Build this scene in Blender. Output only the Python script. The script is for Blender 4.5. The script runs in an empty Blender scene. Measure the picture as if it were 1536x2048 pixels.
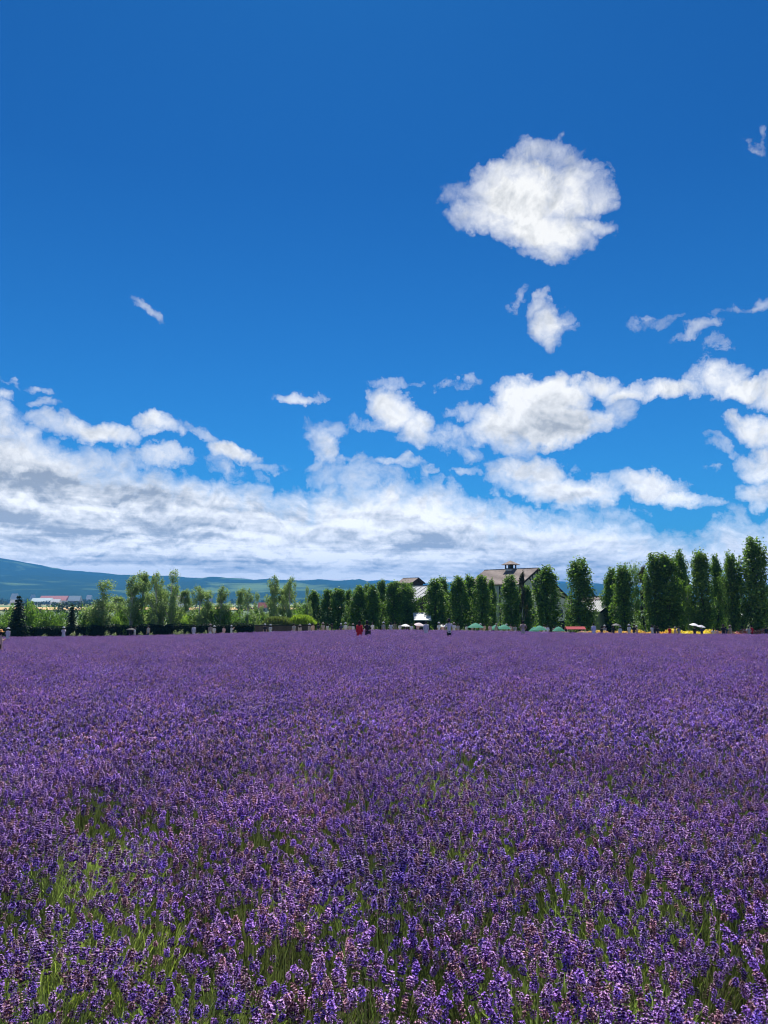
import bpy, bmesh, math, random
from mathutils import Vector, Matrix, Euler, noise as mnoise
import numpy as np
R = math.radians
scene = bpy.context.scene
# ------------------------------------------------------------------ camera
CAM = Vector((0, 0, 1.65)); FPX = 1539.0; PITCH = math.atan(179/1539.0)
cam_d = bpy.data.cameras.new('camera'); cam = bpy.data.objects.new('camera', cam_d)
scene.collection.objects.link(cam); scene.camera = cam
cam.location = CAM; cam.rotation_euler = (R(90)+PITCH, 0, 0)
cam_d.sensor_fit = 'VERTICAL'; cam_d.sensor_height = 24; cam_d.lens = 24*FPX/2048
cam_d.clip_start = 0.05; cam_d.clip_end = 60000
scene.view_settings.view_transform = 'Standard'; scene.view_settings.look = 'None'
scene.view_settings.gamma = 1; scene.view_settings.exposure = 0.75
scene.view_settings.use_curve_mapping = False
scene.render.engine = 'CYCLES'
scene.cycles.max_bounces = 5; scene.cycles.diffuse_bounces = 3; scene.cycles.glossy_bounces = 2
scene.cycles.transmission_bounces = 3; scene.cycles.volume_bounces = 0; scene.cycles.transparent_max_bounces = 6
scene.cycles.caustics_reflective = False; scene.cycles.caustics_refractive = False
scene.cycles.volume_max_steps = 64
scene.cycles.use_denoising = True; scene.cycles.denoiser = 'OPENIMAGEDENOISE'; scene.cycles.use_adaptive_sampling = True; scene.cycles.adaptive_threshold = 0.015; scene.cycles.filter_width = 1.1; scene.cycles.pixel_filter_type = 'BLACKMAN_HARRIS'

def pdir(X, Y):
    """direction of a photograph pixel (1536x2048)"""
    v = Vector(((X-768)/FPX, 1.0, (1024-Y)/FPX))
    c, s = math.cos(PITCH), math.sin(PITCH)
    return Vector((v.x, v.y*c - v.z*s, v.y*s + v.z*c)).normalized()
def azel(X, Y):
    d = pdir(X, Y); return math.atan2(d.x, d.y), math.asin(d.z)

# ------------------------------------------------------------------ sun
SUN_EL, SUN_AZ = R(58), R(-4)          # azimuth from +Y towards +X
sdir = Vector((math.sin(SUN_AZ)*math.cos(SUN_EL), math.cos(SUN_AZ)*math.cos(SUN_EL), math.sin(SUN_EL)))
sun_d = bpy.data.lights.new('sun', 'SUN'); sun = bpy.data.objects.new('sun', sun_d)
scene.collection.objects.link(sun); sun_d.energy = 5.0; sun_d.angle = R(0.53); sun_d.color = (1, 0.96, 0.9)
sun.rotation_euler = sdir.to_track_quat('Z', 'Y').to_euler(); sun.location = (0, 0, 60)

# ------------------------------------------------------------------ world: sky with clouds
world = bpy.data.worlds.new('World'); scene.world = world; world.use_nodes = True
wt = world.node_tree; wt.nodes.clear()
class G:
    """tiny expression builder for shader node trees"""
    def __init__(s, tree): s.t = tree
    def n(s, kind, **kw):
        nd = s.t.nodes.new(kind)
        for k, v in kw.items(): setattr(nd, k, v)
        return nd
    def put(s, sock, v):
        if isinstance(v, bpy.types.NodeSocket): s.t.links.new(v, sock)
        elif v is not None: sock.default_value = v
    def m(s, op, a, b=None, c=None, clamp=False):
        nd = s.n('ShaderNodeMath', operation=op, use_clamp=clamp)
        for i, v in enumerate((a, b, c)): s.put(nd.inputs[i], v)
        return nd.outputs[0]
    def v(s, op, a, b=None, scale=None):
        nd = s.n('ShaderNodeVectorMath', operation=op)
        s.put(nd.inputs[0], a); s.put(nd.inputs[1], b)
        if scale is not None: s.put(nd.inputs['Scale'], scale)
        return nd.outputs['Value'] if op in ('DOT_PRODUCT', 'LENGTH', 'DISTANCE') else nd.outputs[0]
    def comb(s, x, y, z=0.0):
        nd = s.n('ShaderNodeCombineXYZ')
        for i, q in enumerate((x, y, z)): s.put(nd.inputs[i], q)
        return nd.outputs[0]
    def noise(s, vec, scale, detail=4, rough=0.5, dist=0.0, color=False, lac=2.0):
        nd = s.n('ShaderNodeTexNoise', noise_dimensions='3D')
        s.put(nd.inputs['Vector'], vec); s.put(nd.inputs['Scale'], scale); s.put(nd.inputs['Detail'], detail)
        s.put(nd.inputs['Roughness'], rough); s.put(nd.inputs['Distortion'], dist); s.put(nd.inputs['Lacunarity'], lac)
        return nd.outputs['Color' if color else 'Fac']
    def rng(s, v, a, b, c=0.0, d=1.0, smooth=False):
        nd = s.n('ShaderNodeMapRange', interpolation_type='SMOOTHSTEP' if smooth else 'LINEAR')
        for i, q in enumerate((v, a, b, c, d)): s.put(nd.inputs[i], q)
        return nd.outputs[0]
    def mix(s, f, a, b, blend='MIX'):
        nd = s.n('ShaderNodeMix', data_type='RGBA', blend_type=blend)
        s.put(nd.inputs[0], f); s.put(nd.inputs[6], a if not isinstance(a, tuple) else (*a[:3], 1)); s.put(nd.inputs[7], b if not isinstance(b, tuple) else (*b[:3], 1))
        return nd.outputs[2]
g = G(wt)
tc = g.n('ShaderNodeTexCoord').outputs['Generated']
sep = g.n('ShaderNodeSeparateXYZ'); g.put(sep.inputs[0], tc); dx, dy, dz = sep.outputs
az = g.m('ARCTAN2', dx, dy); el = g.m('ARCSINE', dz)
P = g.comb(az, el, 0.0)
# domain warp in direction space
w1 = g.v('SUBTRACT', g.noise(tc, 11, 3, 0.55, color=True), (0.5, 0.5, 0.5))
w2 = g.v('SUBTRACT', g.noise(tc, 42, 5, 0.62, color=True), (0.5, 0.5, 0.5))
Pw = g.v('ADD', P, g.v('ADD', g.v('SCALE', w1, scale=0.055), g.v('SCALE', w2, scale=0.034)))
def field(Pv, items, kmax=0.0):
    acc = None
    for k, (cx, cy, rx, ry, rot, s) in enumerate(items):
        if k % 12 == 11:      # the unused third coordinate carries the running value: keeps the shader compiler's stack short
            Pv = g.v('ADD', Pv, g.comb(0.0, 0.0, acc))
        a, e = azel(cx, cy)
        ax = azel(cx+rx, cy); ay = azel(cx, cy-ry)
        ra = math.hypot(ax[0]-a, ax[1]-e); re = math.hypot(ay[0]-a, ay[1]-e)
        mp = g.n('ShaderNodeMapping', vector_type='TEXTURE')
        g.put(mp.inputs[0], Pv); mp.inputs[1].default_value = (a, e, 0); mp.inputs[2].default_value = (0, 0, R(rot)); mp.inputs[3].default_value = (ra, re, 1e6)
        r2 = g.v('DOT_PRODUCT', mp.outputs[0], mp.outputs[0])
        q = g.m('MULTIPLY_ADD', r2, -s, s)
        acc = q if acc is None else g.m('MAXIMUM', acc, q)
    return acc
# photograph pixels: cx, cy, rx, ry, tilt (ccw), strength
CL = [ # the big round cloud and its tail
 (1035,398,118,86,0,2.3),(1120,398,92,72,-8,1.7),(965,425,72,55,0,1.2),(1075,465,120,60,-12,1.9),(1185,466,50,20,-22,.9),(1185,368,45,42,0,.7),(1045,318,70,26,0,.62),(920,385,34,44,0,0.34),(1090,515,70,30,0,.8),(1130,320,50,30,0,0.42),(975,358,62,44,15,1.2),(1165,358,60,36,-20,1.0),(1200,405,34,50,0,.9),
 (1080,612,28,20,30,.6),(1105,650,44,42,-30,1.2),(1105,688,15,24,0,.7),(1138,650,24,24,-40,0.42),(1030,598,16,10,30,0.21),
 (1296,641,46,14,-5,0.42),(1398,661,50,13,4,0.40),(1460,625,34,9,0,.22),(1438,697,24,14,0,0.31),(1500,296,28,8,-25,.24),(1520,280,8,16,0,0.21),(1535,612,20,12,0,0.27),(298,630,36,7,-28,.17),
 # chain on the right
 (1085,800,105,55,5,2.2),(1110,850,108,56,-4,2.4),(1010,845,100,46,12,1.4),(925,830,55,20,18,.85),(1185,842,46,34,0,1.0),(1020,882,66,32,-20,.9),(900,880,60,20,-12,0.42),(925,905,40,16,-15,0.34),(1190,770,62,20,-5,.9),(1255,782,52,16,0,.7),(1345,788,85,24,-6,1.2),(1440,762,66,38,-20,.9),(1500,780,70,24,0,1.2),(1560,790,50,40,0,1.2),(905,778,48,12,0,0.42),(805,765,44,11,0,0.29),(1230,820,22,26,0,0.22),
 (1515,862,75,30,-14,1.2),(1525,925,70,36,0,1.1),(1520,985,48,26,0,.9),(1440,892,36,9,-28,0.31),(1418,928,14,7,0,0.27),
 (785,818,50,42,-28,1.4),(825,860,38,36,-20,1.0),(735,845,34,12,0,0.34),(640,880,44,30,-25,.8),(655,905,30,26,-20,.9),(640,862,44,22,0,0.27),(592,795,50,12,0,.7),(640,797,24,9,0,0.34),(545,935,30,12,0,0.34),(785,930,56,14,0,.7),(705,925,40,12,0,0.34),(640,930,30,14,30,0.34),(858,943,18,11,0,0.27),(930,942,30,7,0,0.27),
 (1060,938,92,30,-5,1.3),(1130,975,125,36,-6,1.5),(1010,955,46,26,0,.7),(1290,973,88,32,-8,1.4),(1350,1000,90,22,-8,1.1),(1425,1008,24,11,0,0.38),
 # left
 (190,860,100,32,-10,1.5),(110,843,55,22,0,.8),(315,856,54,22,-5,1.1),(300,872,24,12,0,.7),(402,867,40,11,-12,0.42),(465,903,58,22,-14,1.2),(440,915,40,14,0,0.34),(335,912,70,17,0,.75),(30,768,55,9,-4,0.34),(5,792,20,12,0,0.42),(75,805,24,8,0,0.24),(430,938,80,18,-12,0.31),(700,955,70,30,0,0.42),(800,960,60,20,0,0.34)]
# the long bank over the hills: its upper edge as a curve of azimuth
BK = [(-400,700),(-200,750),(-60,790),(0,812),(60,842),(160,880),(260,905),(330,932),(420,955),(520,972),(590,978),(660,972),(730,963),(800,957),(870,964),(950,985),(1020,1005),(1080,1005),(1150,1005),(1250,1028),(1310,1052),(1370,1068),(1430,1045),(1536,1025),(1700,1010),(1900,1025)]
fc = g.n('ShaderNodeFloatCurve'); cm = fc.mapping.curves[0]
pts = sorted([( (azel(x, y)[0]/math.pi+1)/2, azel(x, y)[1] ) for x, y in BK])
pts = [(0.0, .16), (0.12, .13), (0.25, .17), (0.34, .2)] + pts + [(0.68, .12), (0.8, .17), (0.9, .13), (1.0, .16)]
while len(cm.points) < len(pts): cm.points.new(0.5, 0.5)
for p_, (a_, b_) in zip(cm.points, pts): p_.location = (a_, b_)
fc.mapping.update()
sepw = g.n('ShaderNodeSeparateXYZ'); g.put(sepw.inputs[0], Pw)
g.put(fc.inputs[1], g.m('MULTIPLY_ADD', sepw.outputs[0], 0.5/math.pi, 0.5))
MB = g.m('MULTIPLY', g.m('SUBTRACT', fc.outputs[0], sepw.outputs[1]), 30.0)
MBc = g.m('MINIMUM', MB, 2.1)
SH = [(1125,840,85,42,-5,1.0),(1060,872,110,22,-5,.5),(1060,975,60,16,0,.4),(1150,985,90,16,-5,.5),(1280,995,80,14,-5,.35),(800,865,40,20,0,.2),(70,965,200,34,-4,1.0),(260,990,190,24,-7,.8),(60,1040,300,26,-4,.9),(330,1052,260,16,-5,.65),(700,1080,200,22,-3,.4),(300,1090,330,10,-2,.5),(900,1095,260,34,-4,.7),(1150,1110,230,26,-4,.45),(780,1040,130,16,-8,.5),(560,1030,140,10,-6,.45),(1280,1140,200,16,0,.5),(450,1120,260,10,0,.5),(130,1080,170,8,0,.45),(1500,970,50,12,0,.35),(690,1000,60,14,-4,.4)]
WH = (0.62, 0.62, 0.61); GR = (0.20, 0.222, 0.25); HZ = (0.27, 0.37, 0.49)
log_e = g.m('LOGARITHM', g.m('ADD', g.m('MAXIMUM', el, 0.0), 0.045), math.e)
nf = g.noise(g.v('ADD', tc, g.v('SCALE', w2, scale=0.03)), 34, 7, 0.60, 0.5)
def closure(col):
    b = g.n('ShaderNodeBackground'); g.put(b.inputs[0], col); b.inputs[1].default_value = STR
    return b.outputs[0]
def lobes(up, scale, k, rough=0.56):
    v = g.comb(az, g.m('MULTIPLY_ADD', log_e, k, up), 0.0)
    return g.noise(g.v('ADD', v, g.v('SCALE', w1, scale=0.06)), scale, 8, rough, 0.2)
def clouds(items, bank=False, shade=(), k=0.20, sc=15, soft=1.12):
    """sky colour with the clouds of one belt of the sky"""
    rg_ = 0.58; n0 = lobes(0.0, sc, k, rg_); n1 = lobes(0.009, sc, k, rg_)
    Mx = field(Pw, items) if items else None
    if bank: Mx = MBc if Mx is None else g.m('MAXIMUM', Mx, MBc)
    dens = g.m('ADD', Mx, g.m('ADD', g.m('MULTIPLY_ADD', n0, 1.7, -0.85), g.m('MULTIPLY_ADD', nf, 2.0, -0.98)))
    alpha = g.rng(dens, -0.08, soft, 0.0, 1.0)
    alpha = g.m('POWER', alpha, 0.9)
    rel = g.m('SUBTRACT', n0, n1)
    thick = g.rng(dens, 0.7, 2.4, 0.0, 1.0)
    gy = g.m('MULTIPLY', thick, 0.10)
    if shade: gy = g.m('ADD', gy, g.m('MULTIPLY', g.rng(field(Pw, shade), -0.2, 0.95, 0.0, 1.0, smooth=True), 0.50))
    rk = 3.0
    if bank:
        big = g.noise(g.comb(g.m('MULTIPLY_ADD', az, 0.75, g.m('MULTIPLY', log_e, 0.35)), log_e, 3.0), 4.6, 6, 0.6, 0.3)
        inb = g.rng(MB, 0.2, 2.6)
        gy = g.m('ADD', gy, g.m('MULTIPLY', inb, g.m('MULTIPLY_ADD', big, 3.8, -1.66)))
        rk = g.rng(MB, 0.0, 2.2, 3.2, 3.6)
    gy = g.m('ADD', gy, g.m('MULTIPLY_ADD', nf, 1.1, -0.50))
    gy = g.m('SUBTRACT', gy, g.m('MULTIPLY', rel, rk), clamp=True)
    c = g.mix(gy, WH, GR)
    c = g.v('SCALE', c, scale=g.rng(el, 0.17, 0.02, 1.08, 1.85)) if bank else c
    return closure(g.mix(alpha, skyc, g.v('SCALE', c, scale=1/STR)))
def pick(cond, a, b):      # the mix closure skips the branch it does not need
    mx = g.n('ShaderNodeMixShader'); g.put(mx.inputs[0], cond)
    wt.links.new(b, mx.inputs[1]); wt.links.new(a, mx.inputs[2]); return mx.outputs[0]
sky = g.n('ShaderNodeTexSky', sky_type='NISHITA'); sky.sun_disc = False
sky.sun_elevation = SUN_EL; sky.sun_rotation = SUN_AZ
sky.altitude = 0; sky.air_density = 1.0; sky.dust_density = 0.2; sky.ozone_density = 4.0
STR = 0.10
skyc = g.v('MULTIPLY', sky.outputs[0], g.mix(g.rng(el, 0.10, 0.52), (0.065, 0.355, 0.59), (0.034, 0.240, 0.478)))
e_ = lambda y: azel(768, y)[1]
hi = [c for c in CL if c[1]-c[3] < 760]; mid = [c for c in CL if c[1]+c[3]*1.3 > 715]
front = pick(g.m('GREATER_THAN', el, e_(740)), clouds(hi, k=0.46, sc=16, soft=1.55), clouds(mid, True, SH, k=0.24, sc=12.5, soft=1.25))
front = pick(g.m('LESS_THAN', el, e_(1055)), clouds([], True, SH[6:], k=0.24, sc=12.5, soft=1.25), front)
front = pick(g.m('GREATER_THAN', el, e_(225)), closure(skyc), front)
# fair-weather clouds go on round the rest of the horizon
zq = g.m('ADD', g.m('MAXIMUM', dz, 0.0), 0.12)
Q = g.v('DIVIDE', tc, g.comb(zq, zq, zq))
ms = g.noise(Q, 1.1, 6, 0.6)
rest = closure(g.mix(g.rng(ms, 0.52, 0.62, 0.0, 0.95), skyc, g.v('SCALE', g.mix(g.rng(ms, 0.58, 0.75), WH, GR), scale=1/STR)))
whole = pick(g.m('LESS_THAN', dy, 0.42), rest, front)
whole = pick(g.m('LESS_THAN', dz, -0.01), closure((1.0, 1.3, 1.6, 1)), whole)
wo = g.n('ShaderNodeOutputWorld'); wt.links.new(whole, wo.inputs[0])

# ================================================================== helpers
rs = np.random.RandomState(7); random.seed(7)
def place(X, Y, depth):
    d = pdir(X, Y); return CAM + d*(depth/d.y)
def gz(x, y):
    """height of the ground"""
    s = max(0.0, min(1.0, y/40.0)); s = s*s*(3-2*s)
    side = (0.72 if x < 0 else 0.45)*(1-math.exp(-(x/20.0)**2))*s
    yy = max(y, -40)
    if yy < 92: z = -0.024*yy
    else:
        z = -2.2 - 2.8*min(1.0, (yy-92)/110.0)
        side *= max(0.0, 1-(yy-92)/60.0)
    if yy > 82:      # the path behind the field lies a little lower
        w = min(1.0, (yy-82)/3.0)*max(0.0, 1-max(0.0, yy-110)/90.0); z -= 0.25*w*max(0.1, min(1.0, (x+26)/14.0))
    return z - side
def gpt(X, depth):
    """ground point seen in photograph column X at a depth"""
    d = pdir(X, 1250); x = d.x*depth/d.y
    return Vector((x, depth, gz(x, depth)))
def link(o, parent=None):
    scene.collection.objects.link(o)
    if parent is not None: o.parent = parent
    return o
def tag(o, label=None, cat=None, group=None, kind=None):
    if label: o['label'] = label
    if cat: o['category'] = cat
    if group: o['group'] = group
    if kind: o['kind'] = kind
    return o
def empty(name, loc, rz=0, scale=1.0):
    o = bpy.data.objects.new(name, None); link(o); o.location = loc; o.rotation_euler = (0, 0, rz)
    o.scale = (scale,)*3 if not isinstance(scale, tuple) else scale; o.empty_display_size = 0.2
    return o
def soup(name, T, C, M, mats):
    """triangle soup -> mesh; T (n,3,3), C (n,3) tints, M (n) material slots"""
    T = np.asarray(T, np.float32); n = len(T)
    me = bpy.data.meshes.new(name)
    me.vertices.add(n*3); me.loops.add(n*3); me.polygons.add(n)
    me.vertices.foreach_set('co', T.reshape(-1))
    me.loops.foreach_set('vertex_index', np.arange(n*3, dtype=np.int32))
    me.polygons.foreach_set('loop_start', np.arange(0, n*3, 3, dtype=np.int32))
    me.polygons.foreach_set('material_index', np.asarray(M, np.int32))
    at = me.color_attributes.new('tint', 'FLOAT_COLOR', 'POINT')
    col = np.ones((n*3, 4), np.float32); col[:, :3] = np.repeat(np.asarray(C, np.float32), 3, axis=0)
    at.data.foreach_set('color', col.reshape(-1))
    for m in mats: me.materials.append(m)
    me.update(); return me
class MB:
    """collects simple shapes into one mesh"""
    def __init__(s): s.v = []; s.f = []; s.mi = []
    def add(s, vs, fs, mi=0):
        o = len(s.v); s.v += [tuple(v) for v in vs]; s.f += [tuple(i+o for i in f) for f in fs]; s.mi += [mi]*len(fs); return s
    def box(s, lo, hi, mi=0, mat=None):
        x0, y0, z0 = lo; x1, y1, z1 = hi
        vs = [(x0,y0,z0),(x1,y0,z0),(x1,y1,z0),(x0,y1,z0),(x0,y0,z1),(x1,y0,z1),(x1,y1,z1),(x0,y1,z1)]
        if mat is not None: vs = [mat @ Vector(v) for v in vs]
        return s.add(vs, [(0,3,2,1),(4,5,6,7),(0,1,5,4),(1,2,6,5),(2,3,7,6),(3,0,4,7)], mi)
    def prism(s, poly, off, mi=0):
        """polygon extruded by a vector"""
        n = len(poly); a = [Vector(p) for p in poly]; b = [p+Vector(off) for p in a]
        return s.add(a+b, [tuple(range(n))[::-1], tuple(range(n, 2*n))]+[(i, (i+1) % n, (i+1) % n+n, i+n) for i in range(n)], mi)
    def tube(s, pts, rad, sides=6, mi=0, cap=True):
        pts = [Vector(p) for p in pts]; n = len(pts); rr = rad if isinstance(rad, (list, tuple)) else [rad]*n
        vs = []
        for i, p in enumerate(pts):
            d = (pts[min(i+1, n-1)]-pts[max(i-1, 0)]).normalized()
            a = d.cross(Vector((0, 0, 1)) if abs(d.z) < .9 else Vector((1, 0, 0))).normalized(); b = d.cross(a)
            for k in range(sides):
                t = 2*math.pi*k/sides; vs.append(p+(a*math.cos(t)+b*math.sin(t))*rr[i])
        fs = [(i*sides+k, i*sides+(k+1) % sides, (i+1)*sides+(k+1) % sides, (i+1)*sides+k) for i in range(n-1) for k in range(sides)]
        if cap: fs += [tuple(range(sides))[::-1], tuple(range((n-1)*sides, n*sides))]
        return s.add(vs, fs, mi)
    def lathe(s, prof, sides=12, mi=0, sx=1.0, sy=1.0, c=(0,0,0), cap=True):
        """profile of (radius, z)"""
        vs = []
        for r, z in prof:
            for k in range(sides):
                t = 2*math.pi*k/sides; vs.append((c[0]+r*sx*math.cos(t), c[1]+r*sy*math.sin(t), c[2]+z))
        n = len(prof)
        fs = [(i*sides+k, i*sides+(k+1) % sides, (i+1)*sides+(k+1) % sides, (i+1)*sides+k) for i in range(n-1) for k in range(sides)]
        if cap: fs += [tuple(range(sides))[::-1], tuple(range((n-1)*sides, n*sides))]
        return s.add(vs, fs, mi)
    def build(s, name, mats, parent=None, smooth=False, loc=None):
        me = s.mesh(name, mats, smooth)
        o = bpy.data.objects.new(name, me); link(o, parent)
        if loc is not None: o.location = loc
        return o
    def mesh(s, name, mats, smooth=False):
        me = bpy.data.meshes.new(name); me.from_pydata(s.v, [], s.f)
        for m in (mats if isinstance(mats, (list, tuple)) else [mats]): me.materials.append(m)
        me.polygons.foreach_set('material_index', s.mi)
        if smooth: me.polygons.foreach_set('use_smooth', [True]*len(s.f))
        me.update(); return me
def mobj(name, me, parent=None):
    o = bpy.data.objects.new(name, me); return link(o, parent)

# ================================================================== materials
def mat(name, col, rough=0.7, var=0.15, scale=3.0, bump=0.0, trans=0.0, attr=False, col2=None, spec=0.3, metal=0.0, detail=4):
    m = bpy.data.materials.new(name); m.use_nodes = True; t = m.node_tree; t.nodes.clear(); q = G(t)
    b = q.n('ShaderNodeBsdfPrincipled'); o = q.n('ShaderNodeOutputMaterial')
    b.inputs['Roughness'].default_value = rough; b.inputs['Specular IOR Level'].default_value = spec; b.inputs['Metallic'].default_value = metal
    c = (*col, 1.0)
    nz = None
    if var > 0 or bump > 0 or col2:
        co = q.n('ShaderNodeTexCoord').outputs['Object']; nz = q.noise(co, scale, detail, 0.6)
    if col2: c = q.mix(q.rng(nz, 0.38, 0.62), col, col2)
    elif var > 0:
        k = q.rng(nz, 0.3, 0.7, 1-var, 1+var); c = q.v('SCALE', tuple(col), scale=k)
    if attr:
        a = q.n('ShaderNodeAttribute', attribute_name='tint'); c = q.v('MULTIPLY', c if isinstance(c, bpy.types.NodeSocket) else tuple(col), a.outputs['Color'])
    q.put(b.inputs['Base Color'], c)
    if bump > 0:
        bp = q.n('ShaderNodeBump'); bp.inputs['Strength'].default_value = bump; bp.inputs['Distance'].default_value = 0.05
        q.put(bp.inputs['Height'], nz); q.put(b.inputs['Normal'], bp.outputs[0])
    sh = b.outputs[0]
    if trans > 0:
        tr = q.n('ShaderNodeBsdfTranslucent'); tc_ = q.v('MULTIPLY', c if isinstance(c, bpy.types.NodeSocket) else tuple(col), (1.25, 1.35, 0.7) if trans < 0.5 else (1.0, 1.0, 1.0))
        q.put(tr.inputs[0], tc_); mx = q.n('ShaderNodeMixShader'); mx.inputs[0].default_value = trans
        t.links.new(sh, mx.inputs[1]); t.links.new(tr.outputs[0], mx.inputs[2]); sh = mx.outputs[0]
    t.links.new(sh, o.inputs[0]); return m
def vary(m, amt=.22):
    """each plant a little lighter, darker, bluer or pinker than the next"""
    t = m.node_tree; q = G(t); a = [n for n in t.nodes if n.type == 'ATTRIBUTE'][0]; r = q.n('ShaderNodeObjectInfo').outputs['Random']
    r2 = q.m('FRACT', q.m('MULTIPLY', r, 17.3)); k = q.m('MULTIPLY_ADD', r, 2*amt, 1-amt)
    tint = q.v('SCALE', q.comb(q.m('MULTIPLY_ADD', r2, .2, .92), 1.0, q.m('MULTIPLY_ADD', r2, -.1, 1.04)), scale=k)
    for l in list(a.outputs['Color'].links):
        sock = l.to_socket; t.links.new(q.v('MULTIPLY', a.outputs['Color'], tint), sock)
M_calyx = mat('lavender_calyx', (1, 1, 1), 0.8, 0, attr=True, spec=0.1)
M_petal = mat('lavender_petal', (1, 1, 1), 0.7, 0, attr=True, trans=0.25, spec=0.2)
M_stem = mat('lavender_stem', (1, 1, 1), 0.6, 0, attr=True, trans=0.35, spec=0.25)
vary(M_calyx); vary(M_petal); vary(M_stem, .12)
M_leaf = mat('leaf', (1, 1, 1), 0.55, 0, attr=True, trans=0.42, spec=0.3)
M_bark = mat('bark', (0.09, 0.07, 0.05), 0.9, 0.3, 6, 0.4)
M_birch = mat('birch_bark', (0.62, 0.60, 0.56), 0.7, 0, 5, 0.2, col2=(0.35, 0.33, 0.3))

# ================================================================== ground
def wob(x, y, s, seed=0.0): return mnoise.fractal(Vector((x*s, y*s, seed)), 0.8, 2.0, 4)
def ground_mat():
    m = bpy.data.materials.new('ground'); m.use_nodes = True; t = m.node_tree; t.nodes.clear(); q = G(t)
    b = q.n('ShaderNodeBsdfPrincipled'); o = q.n('ShaderNodeOutputMaterial'); b.inputs['Roughness'].default_value = 0.95
    co = q.n('ShaderNodeTexCoord').outputs['Object']; sp = q.n('ShaderNodeSeparateXYZ'); q.put(sp.inputs[0], co)
    soil = q.mix(q.noise(co, 9, 6, 0.7), (0.035, 0.024, 0.016), (0.11, 0.08, 0.055))
    grass = q.mix(q.noise(co, 0.35, 6, 0.65), (0.05, 0.085, 0.02), (0.12, 0.15, 0.04))
    path = q.mix(q.noise(co, 2.5, 5, 0.6), (0.28, 0.25, 0.21), (0.38, 0.35, 0.3))
    vo = q.n('ShaderNodeTexVoronoi'); q.put(vo.inputs['Vector'], q.v('MULTIPLY', co, (1/260, 1/420, 0.0))); vo.inputs['Scale'].default_value = 1.0
    sp2 = q.n('ShaderNodeSeparateColor'); q.put(sp2.inputs[0], vo.outputs['Color'])
    farm = q.mix(q.rng(sp2.outputs[0], 0.45, 0.55), (0.06, 0.11, 0.03), (0.12, 0.15, 0.05))
    farm = q.mix(q.rng(sp2.outputs[1], 0.7, 0.72), farm, (0.35, 0.27, 0.11))
    y = sp.outputs[1]
    c = q.mix(q.m('GREATER_THAN', y, 82.2), soil, path)
    c = q.mix(q.rng(q.m('ADD', y, q.noise(co, 0.5, 3)), 88.0, 88.6), c, grass)
    c = q.mix(q.rng(y, 240, 300), c, farm)
    q.put(b.inputs['Base Color'], c)
    bp = q.n('ShaderNodeBump'); bp.inputs['Strength'].default_value = 0.7; bp.inputs['Distance'].default_value = 0.04
    q.put(bp.inputs['Height'], q.noise(co, 14, 6, 0.7)); q.put(b.inputs['Normal'], bp.outputs[0])
    t.links.new(b.outputs[0], o.inputs[0]); return m
xs = sorted(set([-9000,-6000,-4000,-2500,-1500,-900,-500,-300,-200,-140] + list(range(-100, 101, 5)) + [140,200,300,500,900,1500,2500,4000,6000,9000]))
ys = sorted(set([-1500,-600,-200,-80,-40,-20] + list(range(-10, 216, 3)) + [92,230,260,300,400,500,700,900,1200,1500,2000,3000,4500,6500,9000]))
gv = [(x, y, gz(x, y)) for y in ys for x in xs]; nx = len(xs)
gf = [(j*nx+i, j*nx+i+1, (j+1)*nx+i+1, (j+1)*nx+i) for j in range(len(ys)-1) for i in range(nx-1)]
gm = MB(); gm.add(gv, gf); ground = gm.build('ground', ground_mat(), smooth=True)
tag(ground, 'dark soil of the field and the green plain beyond it', kind='structure')

# crops on the plain
def crop(name, pts, h, m, label):
    b = MB(); b.prism([(x, y, gz(x, y)-0.3) for x, y in pts], (0, 0, h+0.3)); o = b.build(name, m); return tag(o, label, kind='structure')
M_wheat = mat('ripe_wheat', (0.50, 0.33, 0.13), 0.9, 0.15, 0.05)
M_crop = mat('green_crop', (0.10, 0.17, 0.05), 0.9, 0.2, 0.03)
M_crop2 = mat('pale_crop', (0.20, 0.24, 0.10), 0.9, 0.2, 0.03)
crop('wheat_field', [(-420,560),(-40,560),(-40,800),(-420,800)], 0.8, M_wheat, 'strip of ripe golden wheat crossing the valley floor')
crop('potato_field', [(-520,830),(-60,830),(-60,1100),(-520,1100)], 0.5, M_crop, 'dark green crop strip behind the golden wheat')
crop('hay_field', [(-700,1120),(40,1120),(40,1420),(-700,1420)], 0.4, M_crop2, 'pale green hay strip in front of the farm sheds')

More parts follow.
